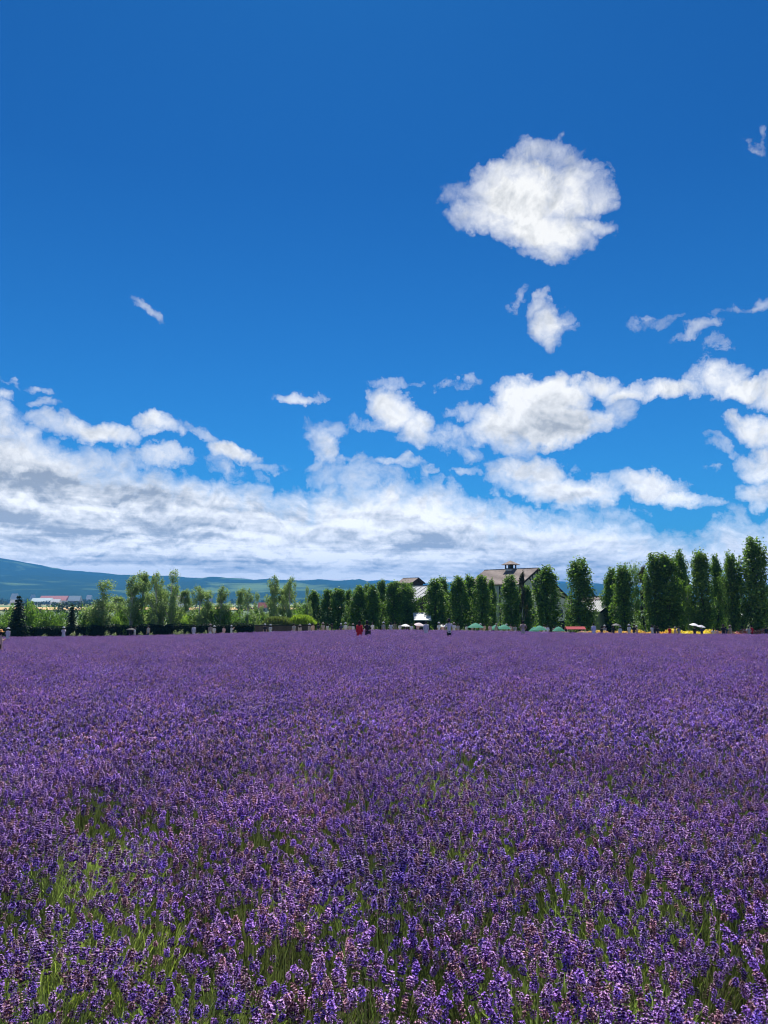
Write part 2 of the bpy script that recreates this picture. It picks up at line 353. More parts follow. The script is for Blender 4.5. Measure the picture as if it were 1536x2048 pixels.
# hills: ridge line given by photograph pixels
def hills(name, line, D0, D1, Dr, m, label, seed, rough):
    pr = [(( place(X, 1250, 1000).x/1000.0), (1203-Y)/FPX) for X, Y in line]
    def prof(u):
        if u <= pr[0][0]: return pr[0][1]
        for (a, ha), (b2, hb) in zip(pr, pr[1:]):
            if u <= b2:
                w = (u-a)/(b2-a); w = w*w*(3-2*w)*0.5+w*0.5; return ha+(hb-ha)*w
        return pr[-1][1]
    nu, nvv = 300, 56; vs = []
    for j in range(nvv):
        tt = j/(nvv-1); D = D0+(D1-D0)*tt
        for i in range(nu):
            u = -1.25+2.5*i/(nu-1); x = u*Dr*(0.75+0.25*D/Dr)
            peak = prof(u)*Dr+6
            s = (D-D0)/(Dr-D0)
            e = math.sin(min(1, max(0, s))*math.pi/2)**1.5 if s < 1 else max(0, 1-((s-1)*(Dr-D0)/(D1-Dr))**2)
            nz = wob(x, D, 1/900., seed)*rough*min(1, s*1.2)*(1 if s < 1 else .5) + wob(x, D, 1/260., seed+3)*rough*0.35*min(1, s*2)
            lim = 1-abs(min(s, 1.0)-0.999)*0.0
            z = -5+peak*e + nz*(0.12 if abs(s-1) < 0.12 else 1.0)
            vs.append((x, D, z if j not in (0, nvv-1) else -12))
    b = MB(); b.add(vs, [(j*nu+i, j*nu+i+1, (j+1)*nu+i+1, (j+1)*nu+i) for j in range(nvv-1) for i in range(nu-1)])
    o = b.build(name, m, smooth=True); return tag(o, label, kind='structure')
def hill_mat():
    m = bpy.data.materials.new('forest_hills'); m.use_nodes = True; t = m.node_tree; t.nodes.clear(); q = G(t)
    b = q.n('ShaderNodeBsdfPrincipled'); o = q.n('ShaderNodeOutputMaterial'); b.inputs['Roughness'].default_value = 1.0; b.inputs['Specular IOR Level'].default_value = 0
    co = q.n('ShaderNodeTexCoord').outputs['Object']
    forest = q.mix(q.noise(co, 1/45., 5, 0.7), (0.012, 0.03, 0.012), (0.035, 0.065, 0.02))
    big = q.noise(q.v('MULTIPLY', co, (1, 1.0, 3.0)), 1/650., 4, 0.55, 0.6)
    c = q.mix(q.rng(big, 0.55, 0.66), forest, (0.13, 0.20, 0.06))
    q.put(b.inputs['Base Color'], c); t.links.new(b.outputs[0], o.inputs[0]); return m
M_hill = hill_mat()
hills('hills', [(-300,1116),(-100,1114),(0,1118),(60,1128),(100,1138),(150,1143),(200,1146),(250,1151),(320,1153),(430,1158),(480,1162),(520,1161),(620,1165),(700,1169),(800,1172),(960,1176),(1125,1174),(1218,1180),(1500,1184),(1900,1180)], 2900, 8200, 6000, M_hill, 'long blue forested hills across the valley', 1.0, 42)
hills('far_mountains', [(-300,1150),(400,1165),(640,1170),(720,1164),(765,1160),(800,1163),(860,1168),(950,1160),(1100,1163),(1250,1172),(1900,1165)], 8300, 8950, 8600, M_hill, 'faint farther peak rising behind the forested ridge', 9.0, 30)

# ================================================================== haze
def haze():
    m = bpy.data.materials.new('haze'); m.use_nodes = True; t = m.node_tree; t.nodes.clear()
    v = t.nodes.new('ShaderNodeVolumePrincipled'); o = t.nodes.new('ShaderNodeOutputMaterial')
    v.inputs['Color'].default_value = (0.065, 0.35, 0.84, 1); v.inputs['Density'].default_value = 1.5e-4; v.inputs['Anisotropy'].default_value = 0.0
    t.links.new(v.outputs[0], o.inputs['Volume'])
    b = MB(); b.box((-9050, -1550, -14), (9050, 9050, 365)); o_ = b.build('haze', m); tag(o_, 'pale blue air over the valley', kind='stuff')
haze()

# ================================================================== lavender
SPIKE_TONES = [((0.060,0.018,0.14),(0.39,0.21,0.80)), ((0.070,0.021,0.145),(0.46,0.26,0.84)), ((0.060,0.019,0.105),(0.55,0.35,0.84)),
               ((0.070,0.024,0.10),(0.54,0.34,0.74)), ((0.11,0.045,0.075),(0.55,0.33,0.46)), ((0.045,0.020,0.15),(0.33,0.18,0.78))]
def tri_bipyr(c, d, L, W, rg):
    """a calyx: three-sided elongated bud"""
    d = d/np.linalg.norm(d); a = np.cross(d, [0.3, 0.9, 0.2]); a /= np.linalg.norm(a); b = np.cross(d, a)
    mid = c+d*L*0.6; ring = [mid+(a*math.cos(t)+b*math.sin(t))*W for t in (0, 2.09, 4.19)]
    tip = c+d*L; T = []
    for k in range(3): T += [[c, ring[k], ring[(k+1) % 3]], [tip, ring[(k+1) % 3], ring[k]]]
    return T
def spike(level, rg, tone=None):
    """flower head standing on +Z from the origin; returns triangles, tints, slots (0 calyx 1 petal)"""
    T, C, S = [], [], []
    if tone is None: tone = rg.choice(6, p=[.24, .24, .2, .16, .06, .10])
    ca, pe = [np.array(q) for q in SPIKE_TONES[tone]]
    def add(tr, col, s):
        T.extend(tr); C.extend([col]*len(tr)); S.extend([s]*len(tr))
    H = 0.027*rg.uniform(.75, 1.35)
    if level == 0:
        nw = 5
        zs = list(np.linspace(0.0, H, nw))
        if rg.rand() < .5: zs.insert(0, -0.016)
        for i, z in enumerate(zs):
            nf_ = 8 if i < len(zs)-1 else 4
            rr = 0.0035*(1.0 if i < len(zs)-1 else .4)
            for k in range(nf_):
                t = 2*math.pi*(k+0.5*(i % 2))/nf_+rg.uniform(-.2, .2); o = np.array([math.cos(t), math.sin(t), 0])
                d = o*rg.uniform(.7, 1.1)+np.array([0, 0, rg.uniform(.4, 1.1) if i < len(zs)-1 else 1.6]); c = o*rr+[0, 0, z]
                add(tri_bipyr(c, d, 0.0085*rg.uniform(.8, 1.2), 0.0026, rg), ca*rg.uniform(.7, 1.5), 0)
                if rg.rand() < .68:
                    dn = d/np.linalg.norm(d); p = c+dn*0.0085; dn = dn+[0, 0, .9]; dn /= np.linalg.norm(dn); a = np.cross(dn, [0, 0, 1.]); a /= np.linalg.norm(a)+1e-9; b = np.cross(dn, a)
                    w = 0.0041*rg.uniform(.7, 1.35); ph = rg.uniform(0, 3.1); u1 = a*math.cos(ph)+b*math.sin(ph); u2 = -a*math.sin(ph)+b*math.cos(ph)
                    q = [p+u1*w+dn*.001, p+u2*w*.9+dn*.002, p-u1*w+dn*.001, p-u2*w*.9+dn*.002]
                    add([[p, q[0], q[1]], [p, q[1], q[2]], [p, q[2], q[3]]], pe*rg.uniform(.75, 1.35), 1)
    elif level == 1:
        for i, z in enumerate((0.002, 0.015, 0.029, 0.041)):
            for k in range(5 if i < 3 else 2):
                t = 2*math.pi*k/5+i*.6+rg.uniform(-.3, .3); o = np.array([math.cos(t), math.sin(t), 0])
                c = o*.001+[0, 0, z*H/.04]; d = o+[0, 0, .7]
                add(tri_bipyr(c, d, 0.0125, 0.0045, rg), ca*rg.uniform(.7, 1.5), 0)
                if rg.rand() < .8:
                    p = c+d*0.0085; w = 0.0064*rg.uniform(.8, 1.3); u = rg.normal(size=3)*[1, 1, .5]; u /= np.linalg.norm(u); v2 = np.cross(u, o*.6+[0, 0, .9]); v2 /= np.linalg.norm(v2)+1e-9
                    add([[p+u*w, p+v2*w, p-u*w], [p-u*w, p-v2*w, p+u*w]], pe*[1.0, 1.0, 1.0]*rg.uniform(.85, 1.3), 1)
    else:
        n = 4
        for i, z in enumerate((0.004, 0.026)):
            z *= H/.04
            ring = [np.array([math.cos(t)*.013, math.sin(t)*.013, z+.010]) for t in rg.uniform(0, 1)+np.arange(n)*2*math.pi/n]
            lo, hi_ = np.array([0, 0, z-.004]), np.array([0, 0, z+.026])
            for k in range(n):
                add([[lo, ring[(k+1) % n], ring[k]]], ca*rg.uniform(.7, 1.4), 0); add([[hi_, ring[k], ring[(k+1) % n]]], ca*rg.uniform(.7, 1.4), 0)
        for k in range(15):
            t = rg.uniform(0, 6.28); p = np.array([math.cos(t)*.012, math.sin(t)*.012, rg.uniform(.005, .05)*H/.04]); u = rg.normal(size=3)*[1, 1, .5]; u *= .0095/np.linalg.norm(u); v2 = np.cross(u, [rg.normal()*.5, rg.normal()*.5, 1.]); v2 *= .0095/(np.linalg.norm(v2)+1e-9)
            add([[p+u, p+v2, p-u]], pe*[1.18, 1.22, 1.22]*rg.uniform(.95, 1.2), 1)
    return np.array(T), np.array(C), np.array(S)
def basis(d, roll):
    d = d/np.linalg.norm(d); a = np.cross(d, [0.11, 0.97, 0.2]); a /= np.linalg.norm(a); b = np.cross(d, a)
    c, s = math.cos(roll), math.sin(roll); return np.stack([a*c+b*s, -a*s+b*c, d])      # rows: local axes
def strip(p0, p1, w, rg, bend=0.0):
    """narrow folded blade from p0 to p1"""
    d = p1-p0; a = np.cross(d, rg.normal(size=3)); a = a/(np.linalg.norm(a)+1e-9)*w; m = (p0+p1)/2+np.array([rg.normal()*bend, rg.normal()*bend, 0])
    return [[p0-a*.6, p0+a*.6, m+a], [p0-a*.6, m+a, m-a], [m-a, m+a, p1]]
spike_lib = {L: [spike(L, rs, tone=k % 6) for k in range(12)] for L in (0, 1, 2)}
def heads(n, Rr, Ht, rg, lean=(0.03, -0.03)):
    out = []
    for i in range(n):
        rho = Rr*math.sqrt(rg.rand()); t = rg.uniform(0, 6.283)
        h = Ht*(1-.30*(rho/Rr)**2)+rg.normal()*.035-(rg.uniform(.05, .17) if rg.rand() < .3 else 0)
        top = np.array([rho*math.cos(t), rho*math.sin(t), h]); base = top*[.35, .35, 0]+[0, 0, .06]
        d = top-base; d = d/np.linalg.norm(d)+np.array([rg.normal()*.10+lean[0], rg.normal()*.10+lean[1], 0]); out.append((base, top, d/np.linalg.norm(d), rg.randint(12), rg.uniform(0, 6.28), rg.uniform(.72, 1.12)))
    return out
def greens(Rr, n, hmax, w, rg, bright=1.0, upright=1.0):
    T, C = [], []
    for i in range(n):
        rho = Rr*math.sqrt(rg.rand()); t = rg.uniform(0, 6.283); b = np.array([rho*math.cos(t), rho*math.sin(t), rg.uniform(.04, hmax*.65)])
        L = rg.uniform(.05, .13)*upright; d = np.array([math.cos(t)*.35+rg.normal()*.35, math.sin(t)*.35+rg.normal()*.35, 1.0]); d /= np.linalg.norm(d)
        s = strip(b, b+d*L, w, rg, .006); T += s; g_ = rg.uniform(.65, 1.3)*bright; mixv = rg.rand()
        c = np.array([.21, .29, .07])*(1-mixv)+np.array([.20, .27, .12])*mixv; C += [c*g_]*3
    return T, C
def plant_parts(level, nsp, Rr, Ht, rg, leafy=False, bake=True):
    """returns (foliage soup, heads list, spikes soup)"""
    hs = heads(nsp, Rr, Ht, rg)
    w = {0: .0017, 1: .0024, 2: .004}[level]; nl = {0: 620, 1: 300, 2: 90}[level]*(2.8 if leafy else 1)
    FT, FC = greens(Rr*1.02, int(nl), Ht*(.96 if leafy else .40), {0: .0019, 1: .0032, 2: .0055}[level], rg, 1.4 if leafy else .65, 1.0 if leafy else 1.0)
    ST, SC, SS = [], [], []
    for (b, t_, d, k, roll, sc) in hs:
        st = strip(b, t_, w, rg, .015); cs = np.array([.12, .16, .075])*rg.uniform(.7, 1.25)
        if bake:
            ST.append(np.array(st)); SC.append(np.tile(cs, (3, 1))); SS.append(np.full(3, 2))
            T, C, S = spike_lib[level][k]; Bm = basis(d, roll)
            ST.append((T*sc) @ Bm + t_); SC.append(C*rg.uniform(.8, 1.2)); SS.append(S)
        else: FT += st; FC += [cs]*3
    if bake: return (np.array(FT), np.array(FC)), hs, (np.concatenate(ST), np.concatenate(SC), np.concatenate(SS))
    return (np.array(FT), np.array(FC)), hs, None
LAV = [M_calyx, M_petal, M_stem]
def fmesh(FT, FC): return soup('foliage', FT, FC, np.zeros(len(FT)), [M_stem])
class Variant: pass
def variant(level, nsp, Rr, Ht, leafy=False, bake=True):
    v = Variant(); f, hs, s = plant_parts(level, nsp, Rr, Ht, rs, leafy, bake)
    v.f, v.s, v.hs, v.leafy = f, s, hs, leafy
    v.fol = fmesh(*f); v.heads = hs; v.sp = soup('flower_spikes', *s, LAV) if bake else None
    return v
single = [soup('flower_spike', T, C, S, LAV) for (T, C, S) in spike_lib[0]]
V_single = [variant(0, 160, .33, .60, bake=False) for _ in range(3)] ; V_single_leafy = [variant(0, 14, .33, .50, True, bake=False) for _ in range(2)]
V_near = [variant(0, 165, .33, .60) for _ in range(4)]; V_near_leafy = [variant(0, 14, .34, .50, True) for _ in range(2)]
V_mid = [variant(1, 155, .34, .60) for _ in range(4)]; V_mid_leafy = [variant(1, 11, .35, .50, True) for _ in range(2)]
# bare green places among the blooms: photograph column, row, radius in pixels
GREEN = [(850,1505,42,18),(1140,1507,55,18),(975,1535,50,20),(1310,1552,52,26),(1400,1488,50,14),(620,1585,45,22),(540,1610,35,22),(330,1600,22,18),(190,1655,65,40),(640,1700,55,36),(425,1695,50,28),(950,1640,75,34),(1225,1715,80,45),(930,1785,72,36),(1450,1640,45,22),(50,1985,165,62),(430,1865,70,45),(1270,1945,125,50),(1110,1905,50,36),(1500,1830,60,40),(250,1775,60,30),(380,1935,42,28),(480,1510,25,12),(820,1570,50,18),(130,1600,30,16),(1040,1405,40,10),(1245,1475,40,12),(620,1420,50,8),(340,1500,60,12),(600,1500,60,10),(830,1810,40,40),(900,1900,35,25)]
def top_px(x, y):
    z = gz(x, y)+.5 - CAM.z; c, s = math.cos(PITCH), math.sin(PITCH)
    f = y*c+z*s; u = -y*s+z*c; return 768+FPX*x/f, 1024-FPX*u/f
def leafy_at(x, y):
    if y < 1.9 : return False
    X, Y = top_px(x, y)
    return any(((X-a)/r)**2+((Y-b-8)/(q*1.15+3))**2 < 1.0 for a, b, r, q in GREEN)
cells = []
sp_ = .44
for j in range(int(84/ (sp_*.87))):
    y = .95+j*sp_*.87
    if y > 81.5: break
    half = 4.0+y*.66
    for i in range(-int(half/sp_)-1, int(half/sp_)+2):
        x = (i+.5*(j % 2))*sp_+rs.uniform(-.12, .12); yy = y+rs.uniform(-.11, .11); cells.append((x, yy))
cells.sort(key=lambda p: (p[1]+.0*p[0]) if abs(p[0]) < .56*p[1]+.5 else 1e6+p[1])
def clone(o, parent=None):
    c = o.copy(); scene.collection.objects.link(c)
    if parent is not None: c.parent = parent
    return c
N_SINGLE, N_PLANTS = 26, 296
rest = []
for k, (x, y) in enumerate(cells):
    lf = (leafy_at(x, y) and rs.rand() < (.72 if y < 9 else .9)) or (2.6 < y < 13 and rs.rand() < .022)
    if k >= N_PLANTS: rest.append((x, y, lf)); continue
    loc = Vector((x, y, gz(x, y)-.01)); rz = rs.uniform(0, 6.28); sc = rs.uniform(.86, 1.14)
    root = empty('lavender_plant', loc, rz, sc)
    lib = (V_single_leafy if lf else V_single) if k < N_SINGLE else (V_near_leafy if lf else V_near) if y < 6.5 else (V_mid_leafy if lf else V_mid)
    v = lib[rs.randint(len(lib))]
    f = mobj('foliage', v.fol, root)
    if k < N_SINGLE:
        for (b, t_, d, kk, roll, s2) in v.heads:
            o = mobj('flower_spike', single[(kk+k) % 12], root); Bm = basis(d, roll)
            mt = Matrix.Identity(4)
            for r_ in range(3):
                for c_ in range(3): mt[r_][c_] = Bm[c_][r_]*s2
                mt[r_][3] = t_[r_]
            o.matrix_basis = mt
    else: tag(mobj('flower_spikes', v.sp, root), kind='stuff')
    band = 'at the photo\'s very bottom edge' if y < 2.35 else 'just above the photo\'s bottom edge' if y < 3.2 else 'in the second metre of plants' if y < 4.4 else 'in the middle of the foreground' if y < 6.2 else 'at the back of the foreground'
    u = top_px(x, max(y, 1.9))[0]; side = 'left edge' if u < 230 else 'left of centre' if u < 600 else 'centre' if u < 936 else 'right of centre' if u < 1306 else 'right edge'
    tag(root, ('leafy green lavender plant with few blooms ' if lf else 'purple lavender plant in full bloom ')+band+', '+side, 'lavender plant', ('leafy' if lf else 'blooming')+' lavender plants '+band+', '+side)

# the rest of the field: too many to count, one object, instanced by geometry nodes
src = bpy.data.collections.new('lavender_patches')
def patch(i, level, n_pl, size, leafy=False):
    Ts, Cs, Ss = [], [], []
    for a in range(n_pl):
        nsp = (145 if level == 1 else 120); f, hs, s = plant_parts(level, 16 if leafy else nsp, .34, .60 if not leafy else .5, rs, leafy)
        off = np.array([0, 0, 0.]) if n_pl == 1 else np.array([rs.uniform(-size, size), rs.uniform(-size, size), 0])
        Ts += [f[0]+off, s[0]+off]; Cs += [f[1], s[1]]; Ss += [np.full(len(f[0]), 2), s[2]]
    me = soup('patch_%02d' % i, np.concatenate(Ts), np.concatenate(Cs), np.concatenate(Ss), LAV)
    o = bpy.data.objects.new('patch_%02d' % i, me); src.objects.link(o)
for i in range(4): patch(i, 1, 1, 0)
for i in range(4, 6): patch(i, 1, 1, 0, True)
for i in range(6, 10): patch(i, 2, 1, 0)
for i in range(10, 11): patch(i, 2, 1, 0, True)
fm = bpy.data.meshes.new('lavender_field'); fm.from_pydata([(x, y, gz(x, y)-.01) for x, y, l in rest], [], [])
ia = fm.attributes.new('pick', 'INT', 'POINT')
ia.data.foreach_set('value', [(4+rs.randint(2) if y < 24+3*math.sin(x*.9) else 10) if l else (rs.randint(4) if y < 24+rs.normal()*4 else 6+rs.randint(4)) for x, y, l in rest])
field_o = mobj('lavender_field', fm); tag(field_o, 'dense purple lavender filling the field to its far edge', kind='stuff')
ng = bpy.data.node_groups.new('scatter', 'GeometryNodeTree')
ng.interface.new_socket('Geometry', in_out='INPUT', socket_type='NodeSocketGeometry'); ng.interface.new_socket('Geometry', in_out='OUTPUT', socket_type='NodeSocketGeometry')
gi = ng.nodes.new('NodeGroupInput'); go = ng.nodes.new('NodeGroupOutput'); ci = ng.nodes.new('GeometryNodeCollectionInfo')
ci.inputs[0].default_value = src; ci.inputs['Separate Children'].default_value = True; ci.inputs['Reset Children'].default_value = True
iop = ng.nodes.new('GeometryNodeInstanceOnPoints'); iop.inputs['Pick Instance'].default_value = True
na = ng.nodes.new('GeometryNodeInputNamedAttribute'); na.data_type = 'INT'; na.inputs[0].default_value = 'pick'
rv = ng.nodes.new('FunctionNodeRandomValue'); rv.data_type = 'FLOAT_VECTOR'; rv.inputs[0].default_value = (-.05, -.05, 0); rv.inputs[1].default_value = (.05, .05, 6.283)
rv2 = ng.nodes.new('FunctionNodeRandomValue'); rv2.data_type = 'FLOAT'; rv2.inputs[2].default_value = .88; rv2.inputs[3].default_value = 1.14
L_ = ng.links.new
L_(gi.outputs[0], iop.inputs['Points']); L_(ci.outputs[0], iop.inputs['Instance']); L_(na.outputs[0], iop.inputs['Instance Index'])
L_(rv.outputs[0], iop.inputs['Rotation']); L_(rv2.outputs[1], iop.inputs['Scale']); L_(iop.outputs[0], go.inputs[0])
md = field_o.modifiers.new('scatter', 'NODES'); md.node_group = ng

# ================================================================== trees
def leafcloud(P, D, size, rg, cols, jit=.6):
    """leaf quads (two triangles) at points P with outward directions D"""
    n = len(P); a = rg.normal(size=(n, 3)); a -= 0; nrm = D*jit+rg.normal(size=(n, 3)); nrm /= np.linalg.norm(nrm, axis=1, keepdims=True)+1e-9
    u = np.cross(nrm, a); u /= np.linalg.norm(u, axis=1, keepdims=True)+1e-9; v = np.cross(nrm, u)
    s = (size*rg.uniform(.6, 1.35, n))[:, None]
    q0, q1, q2, q3 = P+u*s*.5, P+v*s*.34, P-u*s*.5, P-v*s*.34
    T = np.concatenate([np.stack([q0, q1, q2], 1), np.stack([q0, q2, q3], 1)])
    base = np.array(cols)[rg.randint(len(cols), size=n)]*rg.uniform(.7, 1.3, (n, 1))
    return T, np.concatenate([base, base])
POPLAR = [(.09,.17,.03),(.13,.23,.04),(.07,.135,.03),(.20,.32,.05)]
BIRCH = [(.24,.33,.14),(.28,.37,.16),(.19,.26,.11)]
FIR = [(.012,.028,.016),(.02,.04,.02)]
BUSH = [(.14,.24,.05),(.18,.29,.06),(.11,.20,.045)]
LIME = [(.25,.38,.07),(.30,.42,.09)]
def crown_poplar(H, r, rg, n=9000, wild=0.25):
    """column of steep branches, tufts at their ends"""
    P, D = [], []; nb = 130; per = n//nb; brs = []
    ph = rg.uniform(0, 6.28, 6)
    for i in range(nb):
        t = rg.uniform(0, 6.283); z0 = H*rg.uniform(.04, .93); L = rg.uniform(.12, .22)*H
        env = r*(min(1, (z0/H+.05)*6)**.5)*(1-max(0, (z0+L*.6)/H-.60)**1.6*2.9)
        env *= 1+wild*math.sin(t*2+ph[0]+z0*1.3)*.6+wild*math.sin(t*3+ph[1]-z0*2.1)*.5
        env = max(.12*r, env); rr = env*rg.uniform(.45, 1.0)
        top = min(z0+L, H*rg.uniform(.86, 1.04))
        e = np.array([rr*math.cos(t), rr*math.sin(t), top]); b = np.array([rr*.55*math.cos(t), rr*.55*math.sin(t), z0])
        brs.append((b*[.1, .1, 1]-[0, 0, L*.3], e*[.8, .8, 1]))
        w = rg.rand(per)[:, None]**.8; c = b+(e-b)*w; sp = .24*r*(1-w*.62)
        p = c+rg.normal(size=(per, 3))*sp*[1, 1, 1.5]; P.append(p); D.append((p-[0, 0, 0])*[1, 1, 0]/r+[0, 0, .5])
    return np.concatenate(P), np.concatenate(D), brs
def trunk_mesh(H, r0, brs, m, kink=0.0, r1=.3):
    b = MB(); n = 6
    b.tube([(kink*math.sin(i*1.3), kink*math.cos(i*1.7)-kink, H*i/n-.2*(i == 0)) for i in range(n+1)], [r0*(1-(1-r1)*i/n) for i in range(n+1)], 7)
    for s, e in brs: b.tube([tuple(s), tuple((np.array(s)+np.array(e))/2+[0, 0, .05]), tuple(e)], [r0*.35, r0*.22, r0*.08], 4)
    return b.mesh('trunk', m)
class Kind: pass
def kind_poplar(H, r, seed, n=9000, wild=.25):
    rg = np.random.RandomState(seed); P, D, br = crown_poplar(H, r, rg, n, wild); T, C = leafcloud(P, D, .15, rg, POPLAR)
    k = Kind(); k.crown = soup('crown', T, C, np.zeros(len(T)), [M_leaf]); k.trunk = trunk_mesh(H*.9, .16, br[:26], M_bark); k.H = H; k.r = r; return k
POP = [kind_poplar(7.0, .98, 11+i, 10500, w) for i, w in enumerate((.2, .3, .25, .45, .4, .3))]
def blobs(rg, blist, n, jit=1.0, hollow=.55):
    P, D = [], []; tot = sum(b[3]*b[3] for b in blist)
    for (x, y, z, r, *q) in blist:
        k = max(20, int(n*r*r/tot)); v = rg.normal(size=(k, 3)); v /= np.linalg.norm(v, axis=1, keepdims=True)
        rr = r*(hollow+(1-hollow)*rg.rand(k)**.6)[:, None]*(1+.18*np.sin(v[:, :1]*5+x)+.15*np.sin(v[:, 2:]*7+y))
        fl = q[0] if q else 1.0; P.append(np.array([x, y, z])+v*rr*[1, 1, fl]); D.append(v+[0, 0, .3])
    return np.concatenate(P), np.concatenate(D)
def kind_birch(H, w, seed, n=3600, size=.15, cols=BIRCH, dens=18):
    """airy crown on a slim pale trunk, branches reaching up"""
    rg = np.random.RandomState(seed); bl, br = [], []
    for i in range(dens):
        f = rg.uniform(.28, 1.0); t = rg.uniform(0, 6.28); rr = w*(1-.55*max(0, f-.5)*2*.8)*rg.uniform(.1, 1.0)
        c = (rr*math.cos(t), rr*math.sin(t), H*f-.2); bl.append((*c, rg.uniform(.28, .55)*w*.75, 1.5)); br.append(((0, 0, max(.8, H*f-.35*H*rg.uniform(.5, 1))), c))
    P, D = blobs(rg, bl, n, hollow=.15); T, C = leafcloud(P, D, size, rg, cols)
    k = Kind(); k.crown = soup('crown', T, C, np.zeros(len(T)), [M_leaf]); k.trunk = trunk_mesh(H*.93, .085, br, M_birch, .06, .2); k.H = H; k.r = w; return k
BIR = [kind_birch(7.0, 1.35, 31+i, 7200, .13, dens=27) for i in range(4)]
def kind_fir(H, w, seed):
    rg = np.random.RandomState(seed); P, D, br = [], [], []; lv = 15
    for i in range(lv):
        z = H*(.08+.9*i/lv); L = w*(1-i/lv)**.85+.08; nb = max(5, 10-i//2)
        for j in range(nb):
            t = 6.283*(j+rg.rand()*.6)/nb; l = L*rg.uniform(.75, 1.1); k = int(75*l/w)+20; u = rg.rand(k)[:, None]
            o = np.array([math.cos(t), math.sin(t), 0]); p = np.array([0, 0, z])+o*l*u+np.array([0, 0, -1])*(u**1.6)*l*.35+rg.normal(size=(k, 3))*[.12, .12, .05]
            P.append(p); D.append(np.tile([0, 0, 1.0], (k, 1))); br.append(((0, 0, z), tuple(np.array([0, 0, z])+o*l*.9+np.array([0, 0, -1])*l*.28)))
    P, D = np.concatenate(P), np.concatenate(D); T, C = leafcloud(P, D, .24, rg, FIR, 1.2)
    k = Kind(); k.crown = soup('crown', T, C, np.zeros(len(T)), [M_leaf]); k.trunk = trunk_mesh(H*.97, .14, br[::4], M_bark, 0, .1); k.H = H; k.r = w; return k
FIRS = [kind_fir(6.0, 1.9, 51)]
def kind_bush(w, h, seed, n=1800, cols=BUSH, size=.15):
    rg = np.random.RandomState(seed); bl = []
    for i in range(9):
        t = rg.uniform(0, 6.28); rr = w*.6*math.sqrt(rg.rand()); bl.append((rr*math.cos(t), rr*math.sin(t), h*rg.uniform(.3, .72), h*rg.uniform(.25, .4), 1.0))
    P, D = blobs(rg, bl, n, hollow=.4); P[:, 2] = np.maximum(P[:, 2], .03); T, C = leafcloud(P, D, size, rg, cols)
    k = Kind(); k.crown = soup('leaves', T, C, np.zeros(len(T)), [M_leaf]); b = MB()
    for i in range(6):
        t = i*1.05; b.tube([(.05*math.cos(t), .05*math.sin(t), -.1), (w*.25*math.cos(t), w*.25*math.sin(t), h*.5)], [.03, .015], 4)
    k.trunk = b.mesh('stems', M_bark); k.H = h; k.r = w; return k
BSH = [kind_bush(1.3, 1.9, 61+i) for i in range(3)]; LBSH = [kind_bush(1.2, 1.6, 71, cols=LIME)]
WBSH = [kind_bush(.5, .8, 75+i, 500, [(.5,.5,.42),(.35,.4,.25),(.08,.13,.04),(.06,.1,.03)], .1) for i in range(2)]
BIG = [kind_birch(8.0, 2.6, 81+i, 5200, .2, BUSH, 26) for i in range(3)]
PALE = [kind_birch(7.0, 1.5, 91, 2600, .15, [(.16,.19,.13),(.12,.16,.09)], 20)]
DARKT = [kind_birch(7.0, 1.3, 95, 5000, .17, [(.05,.045,.03),(.035,.05,.025)], 26)]
used_pos = {}
def tree(name, k, X, top, depth, label, group=None, cat='tree', hw=None, parts=('crown', 'trunk'), zb=None):
    p = gpt(X, depth); z = (place(X, top, depth).z - p.z)
    s = z/k.H; sx = s if hw is None else (hw/FPX*depth)/k.r
    o = empty(name, p, random.uniform(0, 6.28), (sx, sx, s)); a = mobj(parts[0], k.crown, o); b = mobj(parts[1], k.trunk, o)
    tag(a, kind='stuff') if False else None
    return tag(o, label, cat, group)
# the poplar row, photograph column, top, half width, place in the row
row = [(627,1182,12,0),(655,1179,11,0),(677,1178,13,0),(697,1180,8,1),(717,1173,14,0),(734,1167,9,1),(746,1171,12,0),(763,1161,12,1),(788,1165,15,0),(815,1164,16,0),
       (871,1160,18,0),(886,1153,13,1),(918,1155,18,0),(941,1151,14,1),(964,1153,18,0),(984,1160,13,1),(1022,1153,22,0),(1055,1169,16,1),(1095,1135,26,0),(1161,1121,27,0),
       (1226,1139,16,1),(1248,1129,17,0),(1312,1112,17,0),(1338,1110,23,0),(1363,1106,15,1),(1407,1106,21,0),(1437,1114,14,1),(1467,1106,17,0),(1515,1082,26,0)]
wh = {627:'at the left end of the row, beside the grassy wall',655:'second from the left end of the row',677:'third from the left end, behind the pair of walkers',697:'tucked behind the gap third from the row\'s left end',
 717:'right behind the person in red',734:'hidden behind and just right of the person in red',746:'right of the dark clad walker by the person in red',763:'taller, peeping out behind left of the dark tower roof',788:'just left of the grey tower roof',
 815:'covering the wall under the grey tower roof',871:'right of the grey roofed barn gable',886:'behind, right of the grey roofed barn gable',918:'above the walker in white shirt and black trousers',941:'behind, left of the three green parasols',
 964:'below the left roof edge of the big barn',984:'behind, left of the pale barn wall strip',1022:'straight below the barn cupola',1055:'in front of the timbered barn gable',1095:'broad and covering the barn gable\'s right part',
 1161:'standing free between barn and small striped roof',1226:'right of the small striped roof',1248:'with a forked tip right of the small striped roof',1312:'narrow, left of the wide crowned one',1338:'wide crowned above the yellow flower bed',
 1363:'with a leaning tip right of the wide crowned one',1407:'above the white hand parasol',1437:'thin, right of the one above the white parasol',1467:'behind the child in the white dress',1515:'tallest, at the photo\'s right edge'}
